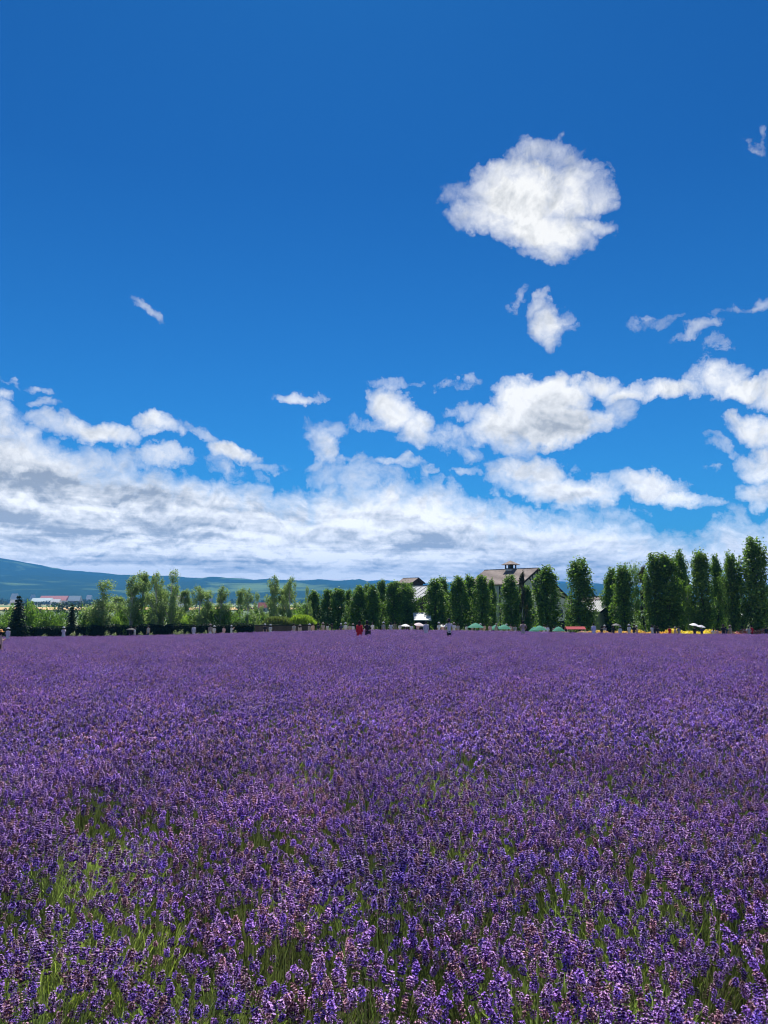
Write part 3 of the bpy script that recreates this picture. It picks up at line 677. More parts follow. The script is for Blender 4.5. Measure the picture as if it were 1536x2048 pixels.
for i, (X, top, hw, back) in enumerate(row):
    u = (X-620)/900.0; depth = 116.0-u*29.0+(5.5 if back else 0)+random.uniform(-.6, .6)
    tree('poplar_tree', POP[(i*5+back*2) % 6], X, top+2, depth, 'columnar dark green poplar, '+wh[X], 'poplars in the row behind the field', hw=hw*{984: .85, 964: 1.12, 1022: 1.05, 1095: 1.12, 1161: 1.1, 1055: 1.0}.get(X, 1.38 if 1300 < X < 1370 else 1.22 if X > 1300 else 1.35 if X > 840 else 1.5))
# other trees round the poplars
tree('broadleaf_tree', DARKT[0], 1046, 1145, 101, 'dark narrow tree in front of the big barn\'s roof', hw=9)
tree('broadleaf_tree', BIG[0], 1271, 1140, 99, 'bushy green tree between the poplars right of the small striped roof', 'broad trees among the poplars', hw=26)
tree('broadleaf_tree', DARKT[0], 1291, 1134, 96, 'brownish dark tree between bushy tree and narrow poplar', hw=15)
tree('fir_tree', FIRS[0], 1372, 1140, 100, 'broad dark conifer sloping down behind the leaning tip poplar', hw=40)
tree('broadleaf_tree', BIG[1], 1378, 1174, 92, 'fresh green round tree left of the white hand parasol', hw=17)
tree('broadleaf_tree', PALE[0], 1487, 1160, 105, 'pale thin tree seen between the last two poplars', hw=13)
tree('broadleaf_tree', BIG[2], 1345, 1170, 102, 'shaded broad tree filling the gap behind the wide poplar', hw=34)
tree('broadleaf_tree', BIG[0], 1445, 1168, 102, 'shaded broad tree filling the gap behind the thin poplar', hw=30)
tree('broadleaf_tree', BIG[1], 1535, 1170, 98, 'shaded tree behind the tallest poplar at right edge', hw=24)
tree('broadleaf_tree', BIG[2], 1215, 1215, 104, 'low round tree behind the small striped roof', hw=16)
# slim pale trunked trees on the left
left = [(203,1166,25,97,0),(262,1156,20,97,1),(283,1150,15,99,2),(311,1145,13,96,3),(341,1146,15,96,0),(326,1172,24,98,1),(369,1184,12,100,2),(398,1172,15,97,3),(414,1186,16,99,0),(441,1176,15,98,1),
        (479,1184,10,101,2),(495,1176,11,97,3),(515,1190,9,101,0),(548,1155,13,98,1),(566,1180,20,100,2),(579,1154,11,98,3),(615,1178,6,108,0),(233,1196,14,104,2)]
lt = ['above the man with the black umbrella, leftmost slim tree','left one of the close pair with pale stem','right one of the close pair with pale stem','tall thin one of the highest twin tips','right one of the highest twin tips','lower filler between the twin tips',
 'small one right of the twin tips','above the visitor in long white shirt','lower one right of the long white shirt visitor','above the visitors in beige','thin one left of the red roof','pale stemmed one just left of the red roof','short one at the red roof',
 'left tip of the tall pair above the grassy wall','lower filler of the pair above the grassy wall','right tip of the tall pair above the grassy wall','tiny one left of the first poplar','small one between first slim tree and close pair']
for (X, top, hw, d, k), l in zip(left, lt): tree('birch_tree', BIR[k], X, top-2, d, 'airy slim birch, '+l, 'slim birches behind the left part of the field', hw=hw*1.5)
tree('fir_tree', FIRS[0], 35, 1187, 92, 'large dark conifer near the left edge', 'dark conifers on the left', hw=26)
tree('fir_tree', FIRS[0], 143, 1205, 93, 'smaller dark conifer left of the first birch', 'dark conifers on the left', hw=16)
bs = [(8,1212,18,97,1),(58,1202,16,99,0),(75,1208,18,97,1),(100,1214,18,96,2),(120,1222,16,98,0),(170,1214,16,98,1),(188,1230,16,96,2),(245,1212,18,99,0),(300,1206,22,101,1),(275,1222,16,98,2),(350,1218,22,98,0),(385,1212,20,99,1),
      (425,1212,20,99,2),(452,1214,20,98,0),(470,1222,16,97,1),(505,1222,16,99,2),(532,1228,14,101,0),(600,1200,16,108,1),(585,1212,18,106,2),(20,1232,24,95,2),(84,1238,20,95,0)]
for i, (X, top, hw, d, k) in enumerate(bs):
    tree('leafy_bush', BSH[k], X, top, d, 'rounded green bush ' + ['at the far left edge of the tree belt','right of the large dark conifer','taller, right of the large dark conifer','halfway between the two conifers','just left of the smaller conifer','just right of the smaller conifer','low, left of the first birch trunk',
     'left of the close birch pair','behind the high twin birches','under the close birch pair','under the high twin birches','right of the high twin birches','behind the visitors in beige','left of the yellow flecked bush','low in front of the visitors\' birch','left of the red roof','under the red roof',
     'between tall birch pair and poplars','behind the grassy wall','low at the foot of the large conifer','low between conifers by the hedge'][i], 'bushes of the tree belt on the left', 'bush', hw*1.35, ('leaves', 'stems'))
for X, top, hw, d, l in [(235,1226,14,95,'bright lime bush right of the first birch'),(365,1229,16,95,'bright lime bush under the twin birches'),(250,1240,10,94,'low lime bush over the hedge'),(490,1236,12,95,'lime bush at the wall\'s left end'),(178,1243,9,94,'small lime bush left of the first birch trunk')]:
    tree('leafy_bush', LBSH[0], X, top, d, l, 'lime green bushes over the hedge', 'bush', hw, ('leaves', 'stems'))
wl = [(215,1262),(228,1266),(283,1264),(302,1266),(352,1261),(362,1260),(374,1264),(398,1266),(450,1266),(472,1262),(412,1261),(146,1264),(90,1268),(160,1268)]
for i, (X, top) in enumerate(wl):
    tree('flowering_bush', WBSH[i % 2], X, top, 89.5, 'small white blossomed bush before the dark hedge, number %s from the left' % ['one','two','three','four','five','six','seven','eight','nine','ten','eleven','twelve','thirteen','fourteen'][sorted(w[0] for w in wl).index(X)], 'white blossoming bushes before the hedge', 'bush', 6.5, ('leaves', 'stems'))
# hedge with clipped top
rgh = np.random.RandomState(5)
def hedge(x0, x1, y, h, th, label, seed, n=9000, cols=FIR):
    rg = np.random.RandomState(seed); xx = rg.uniform(x0, x1, n); s = rg.rand(n); hh = h*(1+.05*np.sin(xx*1.7))
    zz = np.where(s < .72, rg.uniform(0, 1, n)*hh, hh+rg.normal(size=n)*.03); yy = np.where(s < .72, np.where(rg.rand(n) < .75, -th/2, th/2)+rg.normal(size=n)*.07, rg.uniform(-th/2, th/2, n))
    gzv = np.array([gz(a, y) for a in xx]); P = np.stack([xx, y+yy, gzv+zz], 1); T, C = leafcloud(P, np.tile([0, -1., .3], (n, 1)), .16, rg, cols)
    o = empty('clipped_hedge', (0, 0, 0)); mobj('leaves', soup('leaves', T, C, np.zeros(len(T)), [M_leaf]), o)
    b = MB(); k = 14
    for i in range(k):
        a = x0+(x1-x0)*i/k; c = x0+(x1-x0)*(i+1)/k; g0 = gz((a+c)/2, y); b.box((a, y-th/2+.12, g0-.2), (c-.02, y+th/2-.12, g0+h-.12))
    b.build('shade_core', mat('hedge_core', (.012, .016, .01), .95, .2, 4), o)  # solid near-black boxes: the hedge's inner shade put into colour
    return tag(o, label, 'hedge')
hedge(gpt(-40, 94).x, gpt(150, 94).x, 94, 1.55, .9, 'dark hedge under the conifers at the left edge', 5, 6000)
hedge(gpt(152, 94).x, gpt(508, 94).x, 94, 1.7, .9, 'long dark clipped hedge between conifers and the brown wall', 6, 11000)
# low shade shrubs closing the view under the poplars on the right
shr = [(X, 1232+random.randint(-4, 6)) for X in range(640, 1540, 34) if not (985 < X < 1012 or 1112 < X < 1150 or 825 < X < 862 or 1195 < X < 1225 or 1478 < X < 1506)]
lab_sh = {}
for i, (X, top) in enumerate(shr):
    u = (X-620)/900.0; depth = 116.0-u*29.0+8
    tree('shade_shrub', BSH[i % 3], X, top, depth, 'shrub '+('left' if X < min(wh, key=lambda q: abs(q-X)) else 'right')+' of poplar '+wh[min(wh, key=lambda q: abs(q-X))], 'shaded shrubs under the poplar row', 'shrub', 22, ('leaves', 'stems'))

# brown wall with planting on top
w0, w1 = gpt(511, 91), gpt(628, 93)
M_wallb = mat('weathered_boards', (.10, .072, .062), .9, .25, 3, .3)
wall_o = empty('retaining_wall', (w0.x, w0.y, w0.z)); L_w = (w1-w0).xy.length; wall_o.rotation_euler = (0, 0, math.atan2(w1.y-w0.y, w1.x-w0.x))
hw_ = place(560, 1251, 92).z - w0.z
mb = MB(); mb.box((0, 0.06, -.3), (L_w, .6, hw_-.02)); mb.build('wall_core', M_wallb, wall_o)
plank = None
for i in range(6):
    b = MB(); b.box((0, -.0, -.005), (L_w, .06, hw_/6-.03)); o = b.build('plank', M_wallb, wall_o); o.location = (0, 0, i*hw_/6)
b = MB(); b.box((-.1, -.12, hw_-.02), (L_w+.1, .7, hw_+.1)); b.build('coping', mat('dark_coping', (.03, .035, .025), .9, .2), wall_o)  # coping much darker than the boards
for i in range(7):
    b = MB(); b.box((-.06, -.07, -.2), (.06, -.003, hw_-.03)); o = b.build('post', M_wallb, wall_o); o.location = (i*L_w/6, 0, 0)
tag(wall_o, 'low brown boarded wall topped with grassy planting left of the poplars', 'wall')
def grassmound(X0, X1, d, ztop_px, col, label, name, n, zb):
    rg = np.random.RandomState(int(X0)); T, C = [], []
    a, c = place(X0, 1250, d).x, place(X1, 1250, d).x
    for i in range(n):
        x = rg.uniform(a, c); y = d+rg.uniform(0, 2.2); f = (x-a)/(c-a); prof = ztop_px+(1250-ztop_px)*(abs(f-.5)*2)**3*.75
        zt = place(768, prof, d).z; z1 = zb+(zt-zb)*rg.uniform(.35, 1.0); z0 = max(zb, z1-rg.uniform(.25, .55))
        T += strip(np.array([x, y, z0]), np.array([x+rg.normal()*.1, y+rg.normal()*.1, z1]), .035, rg, .03); C += [np.array(col)*rg.uniform(.65, 1.35)]*3
    o = mobj(name, soup(name, T, C, np.zeros(len(T)), [M_leaf])); return tag(o, label, kind='stuff')
grassmound(522, 585, 92.2, 1231, (.15, .19, .07), 'olive grassy planting on top of the brown wall', 'olive_grass', 3600, w0.z+hw_+.08)
grassmound(572, 630, 92.6, 1228, (.26, .36, .05), 'bright lime green grass on the wall beside the first poplar', 'lime_grass', 3600, w0.z+hw_+.08)

# far woods of the plain: tree lines nobody can count
def woods(name, label, strips, seed, cols):
    rg = np.random.RandomState(seed); Ts, Cs = [], []
    for (x0, x1, y, n, h) in strips:
        for i in range(n):
            x = rg.uniform(x0, x1); yy = y+rg.normal()*12; hh = h*rg.uniform(.6, 1.3); w = hh*rg.uniform(.35, .6); k = 46
            v = rg.normal(size=(k, 3)); v /= np.linalg.norm(v, axis=1, keepdims=True); P = np.array([x, yy, gz(x, yy)+hh*.5])+v*[w, w, hh*.5]*rg.uniform(.7, 1, (k, 1))
            T, C = leafcloud(P, v, hh*.3, rg, cols, 1.5); Ts.append(T); Cs.append(C*rg.uniform(.8, 1.2))
    T = np.concatenate(Ts); o = mobj(name, soup(name, T, np.concatenate(Cs), np.zeros(len(T)), [M_leaf])); return tag(o, label, kind='stuff')
WD = [(.03,.05,.02),(.04,.07,.025),(.025,.045,.02)]
woods('distant_woods', 'dark tree lines scattered over the valley plain', [(-1000,-760,1550,60,9),(-700,-560,1760,60,10),(-1600,1200,2300,420,14),(-300,200,1500,90,9),(-520,-180,480,40,4),(-220,-20,520,50,5),(-620,-200,900,90,6),(-1000,-300,1300,110,6),(60,700,700,110,8),(-160,-40,300,30,3.5),(-900,-680,1690,26,8)], 3, WD)

# ================================================================== buildings
def planar(name, lo, hi, m, parent, z=None): b = MB(); b.box(lo, hi); return b.build(name, m, parent)
M_cream = mat('cream_render', (.62, .59, .51), .85, .06, 1.5, .1); M_timber = mat('dark_timber', (.03, .024, .02), .8, .2, 4)
M_roofA = mat('brown_grey_shingle', (.23, .185, .165), .85, .2, 2.5, .3); M_roofB = mat('grey_metal_roof', (.22, .235, .25), .45, .08, 1.0, spec=.5)
M_glass = mat('dark_window_glass', (.03, .045, .06), .12, .1, 1, spec=.6); M_dark = mat('dark_opening', (.012, .012, .014), .9, .1)
M_white = mat('white_paint', (.6, .6, .58), .6, .04, 3); M_green = mat('green_canvas', (.045, .24, .165), .8, .1, 4, trans=.2); M_pole = mat('pale_pole', (.55, .52, .47), .5, .05)
M_siding = mat('grey_green_siding', (.30, .34, .29), .85, .15, 5, .2); M_darkwood = mat('black_brown_boards', (.035, .03, .03), .85, .2, 4, .2)
def gable_house(name, apex, a, b, fall_a, fall_b, L, zg, ang, wallm, roofm, label, cat, courses=0, seams=0, over=.35, boards=0, pitch_ground=True):
    """gable on the local plane y=0 looking to -Y, ridge along +Y; apex = point above the gable; a/b eave distances left/right"""
    o = empty(name, (apex.x, apex.y, zg), ang); H = apex.z-zg; ea, eb = H-fall_a, H-fall_b
    t = .12
    m = MB(); m.prism([(-a+over, 0, -.4), (b-over, 0, -.4), (b-over, 0, eb-t+over*fall_b/b), (0, 0, H-t), (-a+over, 0, ea-t+over*fall_a/a)], (0, L, 0)); m.build('wall', wallm, o)
    for sgn, w, f in ((-1, a, fall_a), (1, b, fall_b)):
        sl = math.hypot(w, f); r = MB(); u = Vector((sgn*w/sl, 0, -f/sl)); nrm = Vector((sgn*f/sl, 0, w/sl))
        org = Vector((0, -.3, H))
        P0 = org+nrm*0-nrm*t; r.prism([P0, P0+u*sl, P0+u*sl+nrm*t, org], (0, L+.6, 0)); ro = r.build('roof', roofm, o)
        if courses:
            st = sl/courses
            for k in range(courses):
                q = MB(); s0 = org+u*(st*k)+nrm*.012; s1 = org+u*(st*(k+1)+.05)+nrm*.045; q.prism([s0, s1, s1+nrm*.03, s0+nrm*.02], (0, L+.6, 0)); q.build('roof_course', roofm, ro)
        if seams:
            for k in range(seams+1):
                q = MB(); yk = (L+.6)*k/seams-.3; s0 = Vector((0, yk-.05, H))+nrm*.004; q.prism([s0, s0+u*sl, s0+u*sl+nrm*.07, s0+nrm*.07], (0, .1, 0)); q.build('roof_seam', M_white if seams > 8 else roofm, ro)
        bb = MB(); s0 = Vector((0, -.36, H+.05)); bb.prism([s0-nrm*.26, s0+u*(sl+.05)-nrm*.26, s0+u*(sl+.05), s0], (0, .055, 0)); bb.build('bargeboard', M_timber, o)
    rc = MB(); rc.box((-.14, -.32, H+.0), (.14, L+.32, H+.09)); rc.build('ridge_cap', roofm, o)
    if boards:
        W = a+b-2*over
        for k in range(boards):
            x = -a+over+W*(k+.5)/boards; top = H-abs(x)*(fall_a/a if x < 0 else fall_b/b)-t-.05; q = MB(); q.box((x-W/boards*.42, -.04, -.3), (x+W/boards*.42, -.002, top)); q.build('board', wallm, o)
    return tag(o, label, cat), H
ANG = math.atan2(.66, .75)           # all three buildings stand the same way
def rot_pt(o_loc, ang, x, y): return Vector((o_loc.x+math.cos(ang)*x-math.sin(ang)*y, o_loc.y+math.sin(ang)*x+math.cos(ang)*y, o_loc.z))
# A: the big half timbered barn
apA = place(1074, 1136.5, 115); zgA = gz(apA.x, apA.y)
barn, HA = gable_house('barn_house', apA, 4.2, 8.6, 2.42, 5.0, 10.0, zgA, ANG, M_cream, M_roofA, 'big cream barn with grey brown shingle roof and cupola behind the poplars', 'barn', courses=13)
def beam(p0, p1, w, par, name='timber_beam', d=.06, m=M_timber):
    p0, p1 = Vector((p0[0], 0, p0[1])), Vector((p1[0], 0, p1[1])); u = (p1-p0).normalized(); n = Vector((-u.z, 0, u.x))*w/2
    b = MB(); b.prism([p0-n, p1-n, p1+n, p0+n], (0, -d, 0)); o = b.build(name, m, par); o.location = (0, -.003, 0); return o
beam((0, 0), (0, HA-.3), .26, barn); beam((-2.6, HA-3.6), (2.2, HA-3.6), .24, barn).location.y = -.01; beam((2.2, HA-3.4), (6.8, HA-4.4), .22, barn)
beam((-1.9, HA-1.5), (0, HA-3.4), .2, barn).location.y = -.02; beam((0.1, HA-3.4), (1.9, HA-1.5), .2, barn).location.y = -.02
beam((-1.2, HA-.9), (1.3, HA-.95), .2, barn).location.y = -.03; beam((-1.1, 0), (-1.1, HA-1.0), .16, barn); beam((1.1, HA-3.6), (1.1, HA-1.1), .16, barn)
beam((3.9, 0), (3.9, HA-2.6), .22, barn); beam((-3.7, 0), (-3.7, HA-2.6), .22, barn); beam((7.9, 0), (7.9, HA-5.1), .22, barn)
def window(par, x, z, w, h, y=-.03, mull=1, name='window', side=None):
    f = MB(); f.box((x-w/2-.06, y-.03, z-.06), (x+w/2+.06, y+.02, z+h+.06)); fo = f.build(name, M_timber, par)
    for i in range(mull+1):
        g_ = MB(); ww = w/(mull+1); g_.box((x-w/2+ww*i+.02, y-.045, z), (x-w/2+ww*(i+1)-.02, y-.031, z+h)); g_.build('pane', M_glass, fo)
    return fo
window(barn, 5.6, 2.6, .8, 1.0); window(barn, 2.2, 3.4, .9, 1.1); window(barn, -2.2, 3.2, .8, 1.0)
db = MB(); db.box((5.0, -.09, -.1), (7.3, -.004, 1.9)); db.build('door', M_dark, barn)
# camera-facing long side: eave wall windows and door
def side_box(par, x, y0, y1, z0, z1, m, name, d=.08): b = MB(); b.box((x-d, y0, z0), (x-.003, y1, z1)); return b.build(name, m, par)
xs_ = -4.2+.35
side_box(barn, xs_, 5.2, 6.3, -.1, 2.3, M_dark, 'door'); side_box(barn, xs_, 2.4, 3.4, 3.2, 4.3, M_glass, 'window'); side_box(barn, xs_, 7.2, 8.2, 3.2, 4.3, M_glass, 'window')
for yy in (0.1, 3.9, 6.7, 9.7): side_box(barn, xs_, yy, yy+.2, 0, HA-2.42-.25, M_timber, 'timber_beam', .06)
# cupola (a part of the barn)
cup = MB(); cu_y = 5.0; s = .58
cup.box((-s, cu_y-s, HA-.75), (s, cu_y+s, HA+.12)); cu = cup.build('cupola', M_cream, barn)
for x_, y_ in ((-s, -s), (s, -s), (-s, s), (s, s)):
    b = MB(); b.box((x_*.93-.08, cu_y+y_*.93-.08, HA+.12), (x_*.93+.08, cu_y+y_*.93+.08, HA+.72)); b.build('cupola_post', M_timber, cu)
b = MB(); b.box((-s*.5, cu_y-s*.5, HA+.12), (s*.5, cu_y+s*.5, HA+.72)); b.build('cupola_glass', M_glass, cu)
b = MB(); b.box((-s-.05, cu_y-s-.05, HA+.06), (s+.05, cu_y+s+.05, HA+.14)); b.build('cupola_rail', M_timber, cu)
b = MB(); e = s+.42; b.add([(-e, cu_y-e, HA+.72), (e, cu_y-e, HA+.72), (e, cu_y+e, HA+.72), (-e, cu_y+e, HA+.72), (0, cu_y, HA+1.36)], [(3, 2, 1, 0), (0, 1, 4), (1, 2, 4), (2, 3, 4), (3, 0, 4)]); b.build('cupola_roof', M_roofA, cu)
b = MB(); b.box((-e-.02, cu_y-e-.02, HA+.65), (e+.02, cu_y+e+.02, HA+.718)); b.build('cupola_eave', M_timber, cu)
# B: dark boarded barn with grey roof and raised tower roof
apB = place(875, 1171, 125); zgB = gz(apB.x, apB.y)
bB, HB = gable_house('dark_barn', apB, 5.3, 5.3, 2.7, 2.7, 9, zgB, ANG, M_darkwood, M_roofB, 'dark boarded barn with pale grey metal roof behind the poplars', 'barn', seams=8, boards=18)
apT = place(835, 1156, 136); 
bT, HT = gable_house('roof_tower', apT, 1.75, 1.6, .95, .9, 3.4, gz(apT.x, apT.y), ANG, M_darkwood, M_roofA, 'narrow dark tower with a small shingled gable roof', 'tower', courses=5, over=.25, boards=5)
window(bT, 0, HT-1.7, .7, .5)
# C: small shed with striped roof
apC = place(1224, 1201, 103); zgC = gz(apC.x, apC.y)
bC, HC = gable_house('garden_shed', apC, 3.3, 3.7, 1.45, 1.6, 2.2, zgC, ANG, M_siding, mat('pale_green_metal', (.25, .32, .31), .5, .1), 'grey green boarded shed with white striped metal roof', 'shed', seams=10, boards=14)
b = MB(); b.box((-2.6, -.1, -.2), (3.0, -.045, 1.5)); b.build('porch_shade', M_dark, bC)  # flat near-black panel paints the shade of the open porch
apC2 = place(1200, 1193, 108)
bC2, HC2 = gable_house('shed_annex', apC2, 1.0, 1.0, .8, .8, 2.4, gz(apC2.x, apC2.y), ANG, M_siding, M_roofA, 'small gabled annex just behind the striped shed roof', 'shed', courses=4, over=.15, boards=5)
# D: kiosk with white flat canopy
def kiosk(X0, X1, ytop, depth, label, wallm, slope=0.0, hgt=None):
    p0, p1 = gpt(X0, depth), gpt(X1, depth); W = p1.x-p0.x; zt = place(X0, ytop, depth).z; o = empty('kiosk', (p0.x, depth, p0.z)); h = zt-p0.z
    b = MB(); b.prism([(-.3, -.6, h-.12-slope), (-.3, 2.2, h-.12), (-.3, 2.2, h), (-.3, -.6, h-slope)], (W+.6, 0, 0)); b.build('canopy', M_white, o)
    for x in (0, W):
        for y in (-.4, 2.0): b = MB(); b.box((x-.05, y-.05, -.2), (x+.05, y+.05, h-.125-slope*(1 if y < 0 else 0.05))); b.build('post', M_timber, o)
    b = MB(); b.box((.15, .1, -.2), (W-.15, 1.7, 1.0)); b.build('counter', wallm, o)
    b = MB(); b.box((.05, .0, 1.0), (W-.05, 1.8, 1.06)); b.build('counter_top', M_white, o)
    b = MB(); b.box((.15, 1.85, -.2), (W-.15, 1.93, h-.3)); b.build('back_wall', M_dark, o)  # near-black colour paints the dark beneath the canopy
    return tag(o, label, 'kiosk')
kiosk(1478, 1506, 1229.5, 92, 'kiosk with flat white canopy between the last two poplars', M_siding)
kiosk(832, 858, 1226, 106, 'kiosk with sloping white roof below the grey roofed barn', M_darkwood, .9)

# far farm buildings
FB = [('farm_shed', 62, 101, 1196, 1209, 1700, (.52, .62, .62), (.45, .45, .42), 1, 'long pale shed with white blue roof on the valley floor at left'),
      ('farm_hall', 78, 131, 1191.5, 1205, 1780, (.38, .13, .12), (.62, .60, .56), 2, 'long farm hall with dull red roof behind the pale shed'),
      ('farm_block', 101, 119, 1198, 1208, 1640, (.72, .72, .70), (.78, .78, .75), 1, 'bright white block before the red roofed hall'),
      ('farm_barn', 136, 159, 1191.5, 1206, 1500, (.30, .38, .44), (.16, .16, .17), 1, 'grey barn with blue grey gable roof right of the red hall'),
      ('farm_house', 21, 33, 1187, 1193, 1900, (.6, .6, .6), (.7, .7, .68), 1, 'tiny white house up behind the large conifer'),
      ('farm_house', 60, 68, 1189, 1195, 1900, (.5, .55, .6), (.7, .7, .68), 1, 'tiny pale house left of the red roofed hall'),
      ('farm_house', 20, 36, 1199, 1206, 1500, (.45, .42, .40), (.72, .70, .66), 1, 'low cream house partly behind the large conifer'),
      ('farm_house', 172, 182, 1190, 1196, 1900, (.7, .7, .7), (.6, .6, .6), 1, 'tiny white roofed house left of the first birch'),
      ('farm_house', 288, 304, 1186, 1200, 900, (.42, .48, .52), (.6, .6, .58), 1, 'pale house between the close birch pair and twin tips'),
      ('farm_house', 344, 366, 1190, 1204, 900, (.45, .30, .28), (.66, .64, .6), 2, 'house with faded brown roof right of the twin birches'),
      ('farm_house', 338, 372, 1199, 1216, 420, (.33, .36, .40), (.12, .12, .14), 1, 'nearer house with grey sloping roof right of the twin birches'),
      ('farm_house', 225, 240, 1196, 1204, 1300, (.7, .7, .7), (.75, .75, .72), 1, 'small white house between first birch and close pair'),
      ('farm_house', 516, 533, 1205, 1216, 500, (.45, .12, .10), (.5, .42, .36), 1, 'house with bright red roof between the slim birches'),
      ('farm_house', 412, 424, 1196, 1203, 1100, (.2, .25, .35), (.6, .6, .6), 1, 'dark blue roofed house behind the middle birches')]
for nm, X0, X1, yt, yb, d, rc, wc, nv, lb in FB:
    p0, p1 = place(X0, yt, d), place(X1, yt, d); W = p1.x-p0.x; zb_ = gz(p0.x, d); h = p0.z-zb_; dp = W*.35+h*.4
    o = empty(nm, (p0.x, d, zb_)); wm = mat('far_wall', wc, .9, .05, .2); rm = mat('far_roof', rc, .7, .08, .2)
    he = max(h*.45, 1.5); b = MB(); b.box((0, 0, -1), (W, dp, he)); b.build('wall', wm, o)
    b = MB(); b.prism([(-W*.02, -h*.08, he+.02), (-W*.02, dp+h*.08, he+.02), (-W*.02, dp/2, h)], (W*1.04, 0, 0)); b.build('roof', rm, o)
    nw = max(2, int(W/7))
    for i in range(nw):
        b = MB(); x = W*(i+.5)/nw; b.box((x-W/nw*.22, -.12, he*.3), (x+W/nw*.22, -.01, he*.75)); b.build('window', M_glass, o)
    tag(o, lb, 'house' if nm == 'farm_house' else 'farm building', 'farm buildings in the valley')

# ================================================================== people
def skin_body(pose):
    """one continuous body grown from joints; standing 1.64 m, facing -Y"""
    J = {'pelvis': (0,0,.90,.125), 'waist': (0,.005,1.04,.11), 'chest': (0,0,1.24,.135), 'neck': (0,0,1.40,.05), 'head0': (0,-.01,1.47,.062), 'head1': (0,-.012,1.55,.088), 'head2': (0,-.005,1.61,.06)}
    for s, n in ((-1, 'L'), (1, 'R')):
        J['sho'+n] = (.165*s, 0, 1.35, .052); st = .10 if pose == 'walk' else 0
        J['hip'+n] = (.085*s, 0, .84, .085); J['kne'+n] = (.09*s, -.01-st*s, .47, .055); J['ank'+n] = (.09*s, .0-st*1.8*s+.02, .08, .035); J['toe'+n] = (.10*s, -.13-st*1.8*s, .03, .03)
        if pose == 'photo': J['elb'+n] = (.22*s, -.16, 1.20, .036); J['wri'+n] = (.09*s, -.34, 1.42, .026); J['han'+n] = (.05*s, -.39, 1.47, .026)
        elif pose == 'hip': J['elb'+n] = (.33*s, .05, 1.12, .036); J['wri'+n] = (.2*s, -.06, .95, .026); J['han'+n] = (.15*s, -.08, .93, .026)
        elif pose == 'hold' and s > 0: J['elb'+n] = (.23*s, -.08, 1.10, .036); J['wri'+n] = (.16*s, -.26, 1.22, .026); J['han'+n] = (.15*s, -.29, 1.27, .028)
        else: J['elb'+n] = (.22*s, .02, 1.09, .036); J['wri'+n] = (.235*s, -.04-(.08*s if pose == 'walk' else 0), .86, .026); J['han'+n] = (.235*s, -.06, .77, .03)
    E = [('pelvis','waist'),('waist','chest'),('chest','neck'),('neck','head0'),('head0','head1'),('head1','head2')]
    for n in 'LR': E += [('chest','sho'+n),('sho'+n,'elb'+n),('elb'+n,'wri'+n),('wri'+n,'han'+n),('pelvis','hip'+n),('hip'+n,'kne'+n),('kne'+n,'ank'+n),('ank'+n,'toe'+n)]
    ks = list(J); me = bpy.data.meshes.new('tmp'); me.from_pydata([J[k][:3] for k in ks], [(ks.index(a), ks.index(b)) for a, b in E], [])
    o = bpy.data.objects.new('tmp', me); scene.collection.objects.link(o); sk = o.modifiers.new('s', 'SKIN'); sb = o.modifiers.new('u', 'SUBSURF'); sb.levels = 1; sb.render_levels = 1
    for i, k in enumerate(ks): me.skin_vertices[0].data[i].radius = (J[k][3],)*2
    me.skin_vertices[0].data[0].use_root = True
    dg = bpy.context.evaluated_depsgraph_get(); m2 = bpy.data.meshes.new_from_object(o.evaluated_get(dg)); bpy.data.objects.remove(o)
    m2.name = 'person_body'; m2.polygons.foreach_set('use_smooth', [True]*len(m2.polygons)); m2.materials.clear(); return m2, J
_mc = {}
def cmat(c, nm='cloth', rough=.85):
    k = (nm, c)
    if k not in _mc: _mc[k] = mat(nm, c, rough, .12, 9)
    return _mc[k]
SKIN = (.50, .31, .22)
BODIES = {p: skin_body(p) for p in ('stand', 'walk', 'photo', 'hold', 'hip')}
for p, (m_, J) in BODIES.items(): m_.materials.append(cmat(SKIN, 'skin', .6))
def shell(prof, sides=12, wav=0.0):
    """clothing tube: (z, half width, half depth, y shift)"""
    b = MB(); vs = []
    for z, w, d, y in prof:
        for k in range(sides):
            t = 2*math.pi*k/sides; f = .88*(1+wav*math.cos(t*5)*(1 if z < .8 else 0)); vs.append((w*f*math.cos(t), y+d*f*math.sin(t), z))
    n = len(prof); b.add(vs, [(i*sides+k, (i+1)*sides+k, (i+1)*sides+(k+1) % sides, i*sides+(k+1) % sides) for i in range(n-1) for k in range(sides)]); return b
def sleeves(b, J, long=True, w=1.0):
    for n in 'LR':
        s, e, r = [Vector(J[a+n][:3]) for a in ('sho', 'elb', 'wri')]
        pts = [s+Vector((0, 0, .01)), s.lerp(e, .5), e] + ([e.lerp(r, .85)] if long else []); b.tube(pts, [.066*w, .056*w, .05*w]+([.043*w] if long else []), 8)
    return b
CL_ = {}
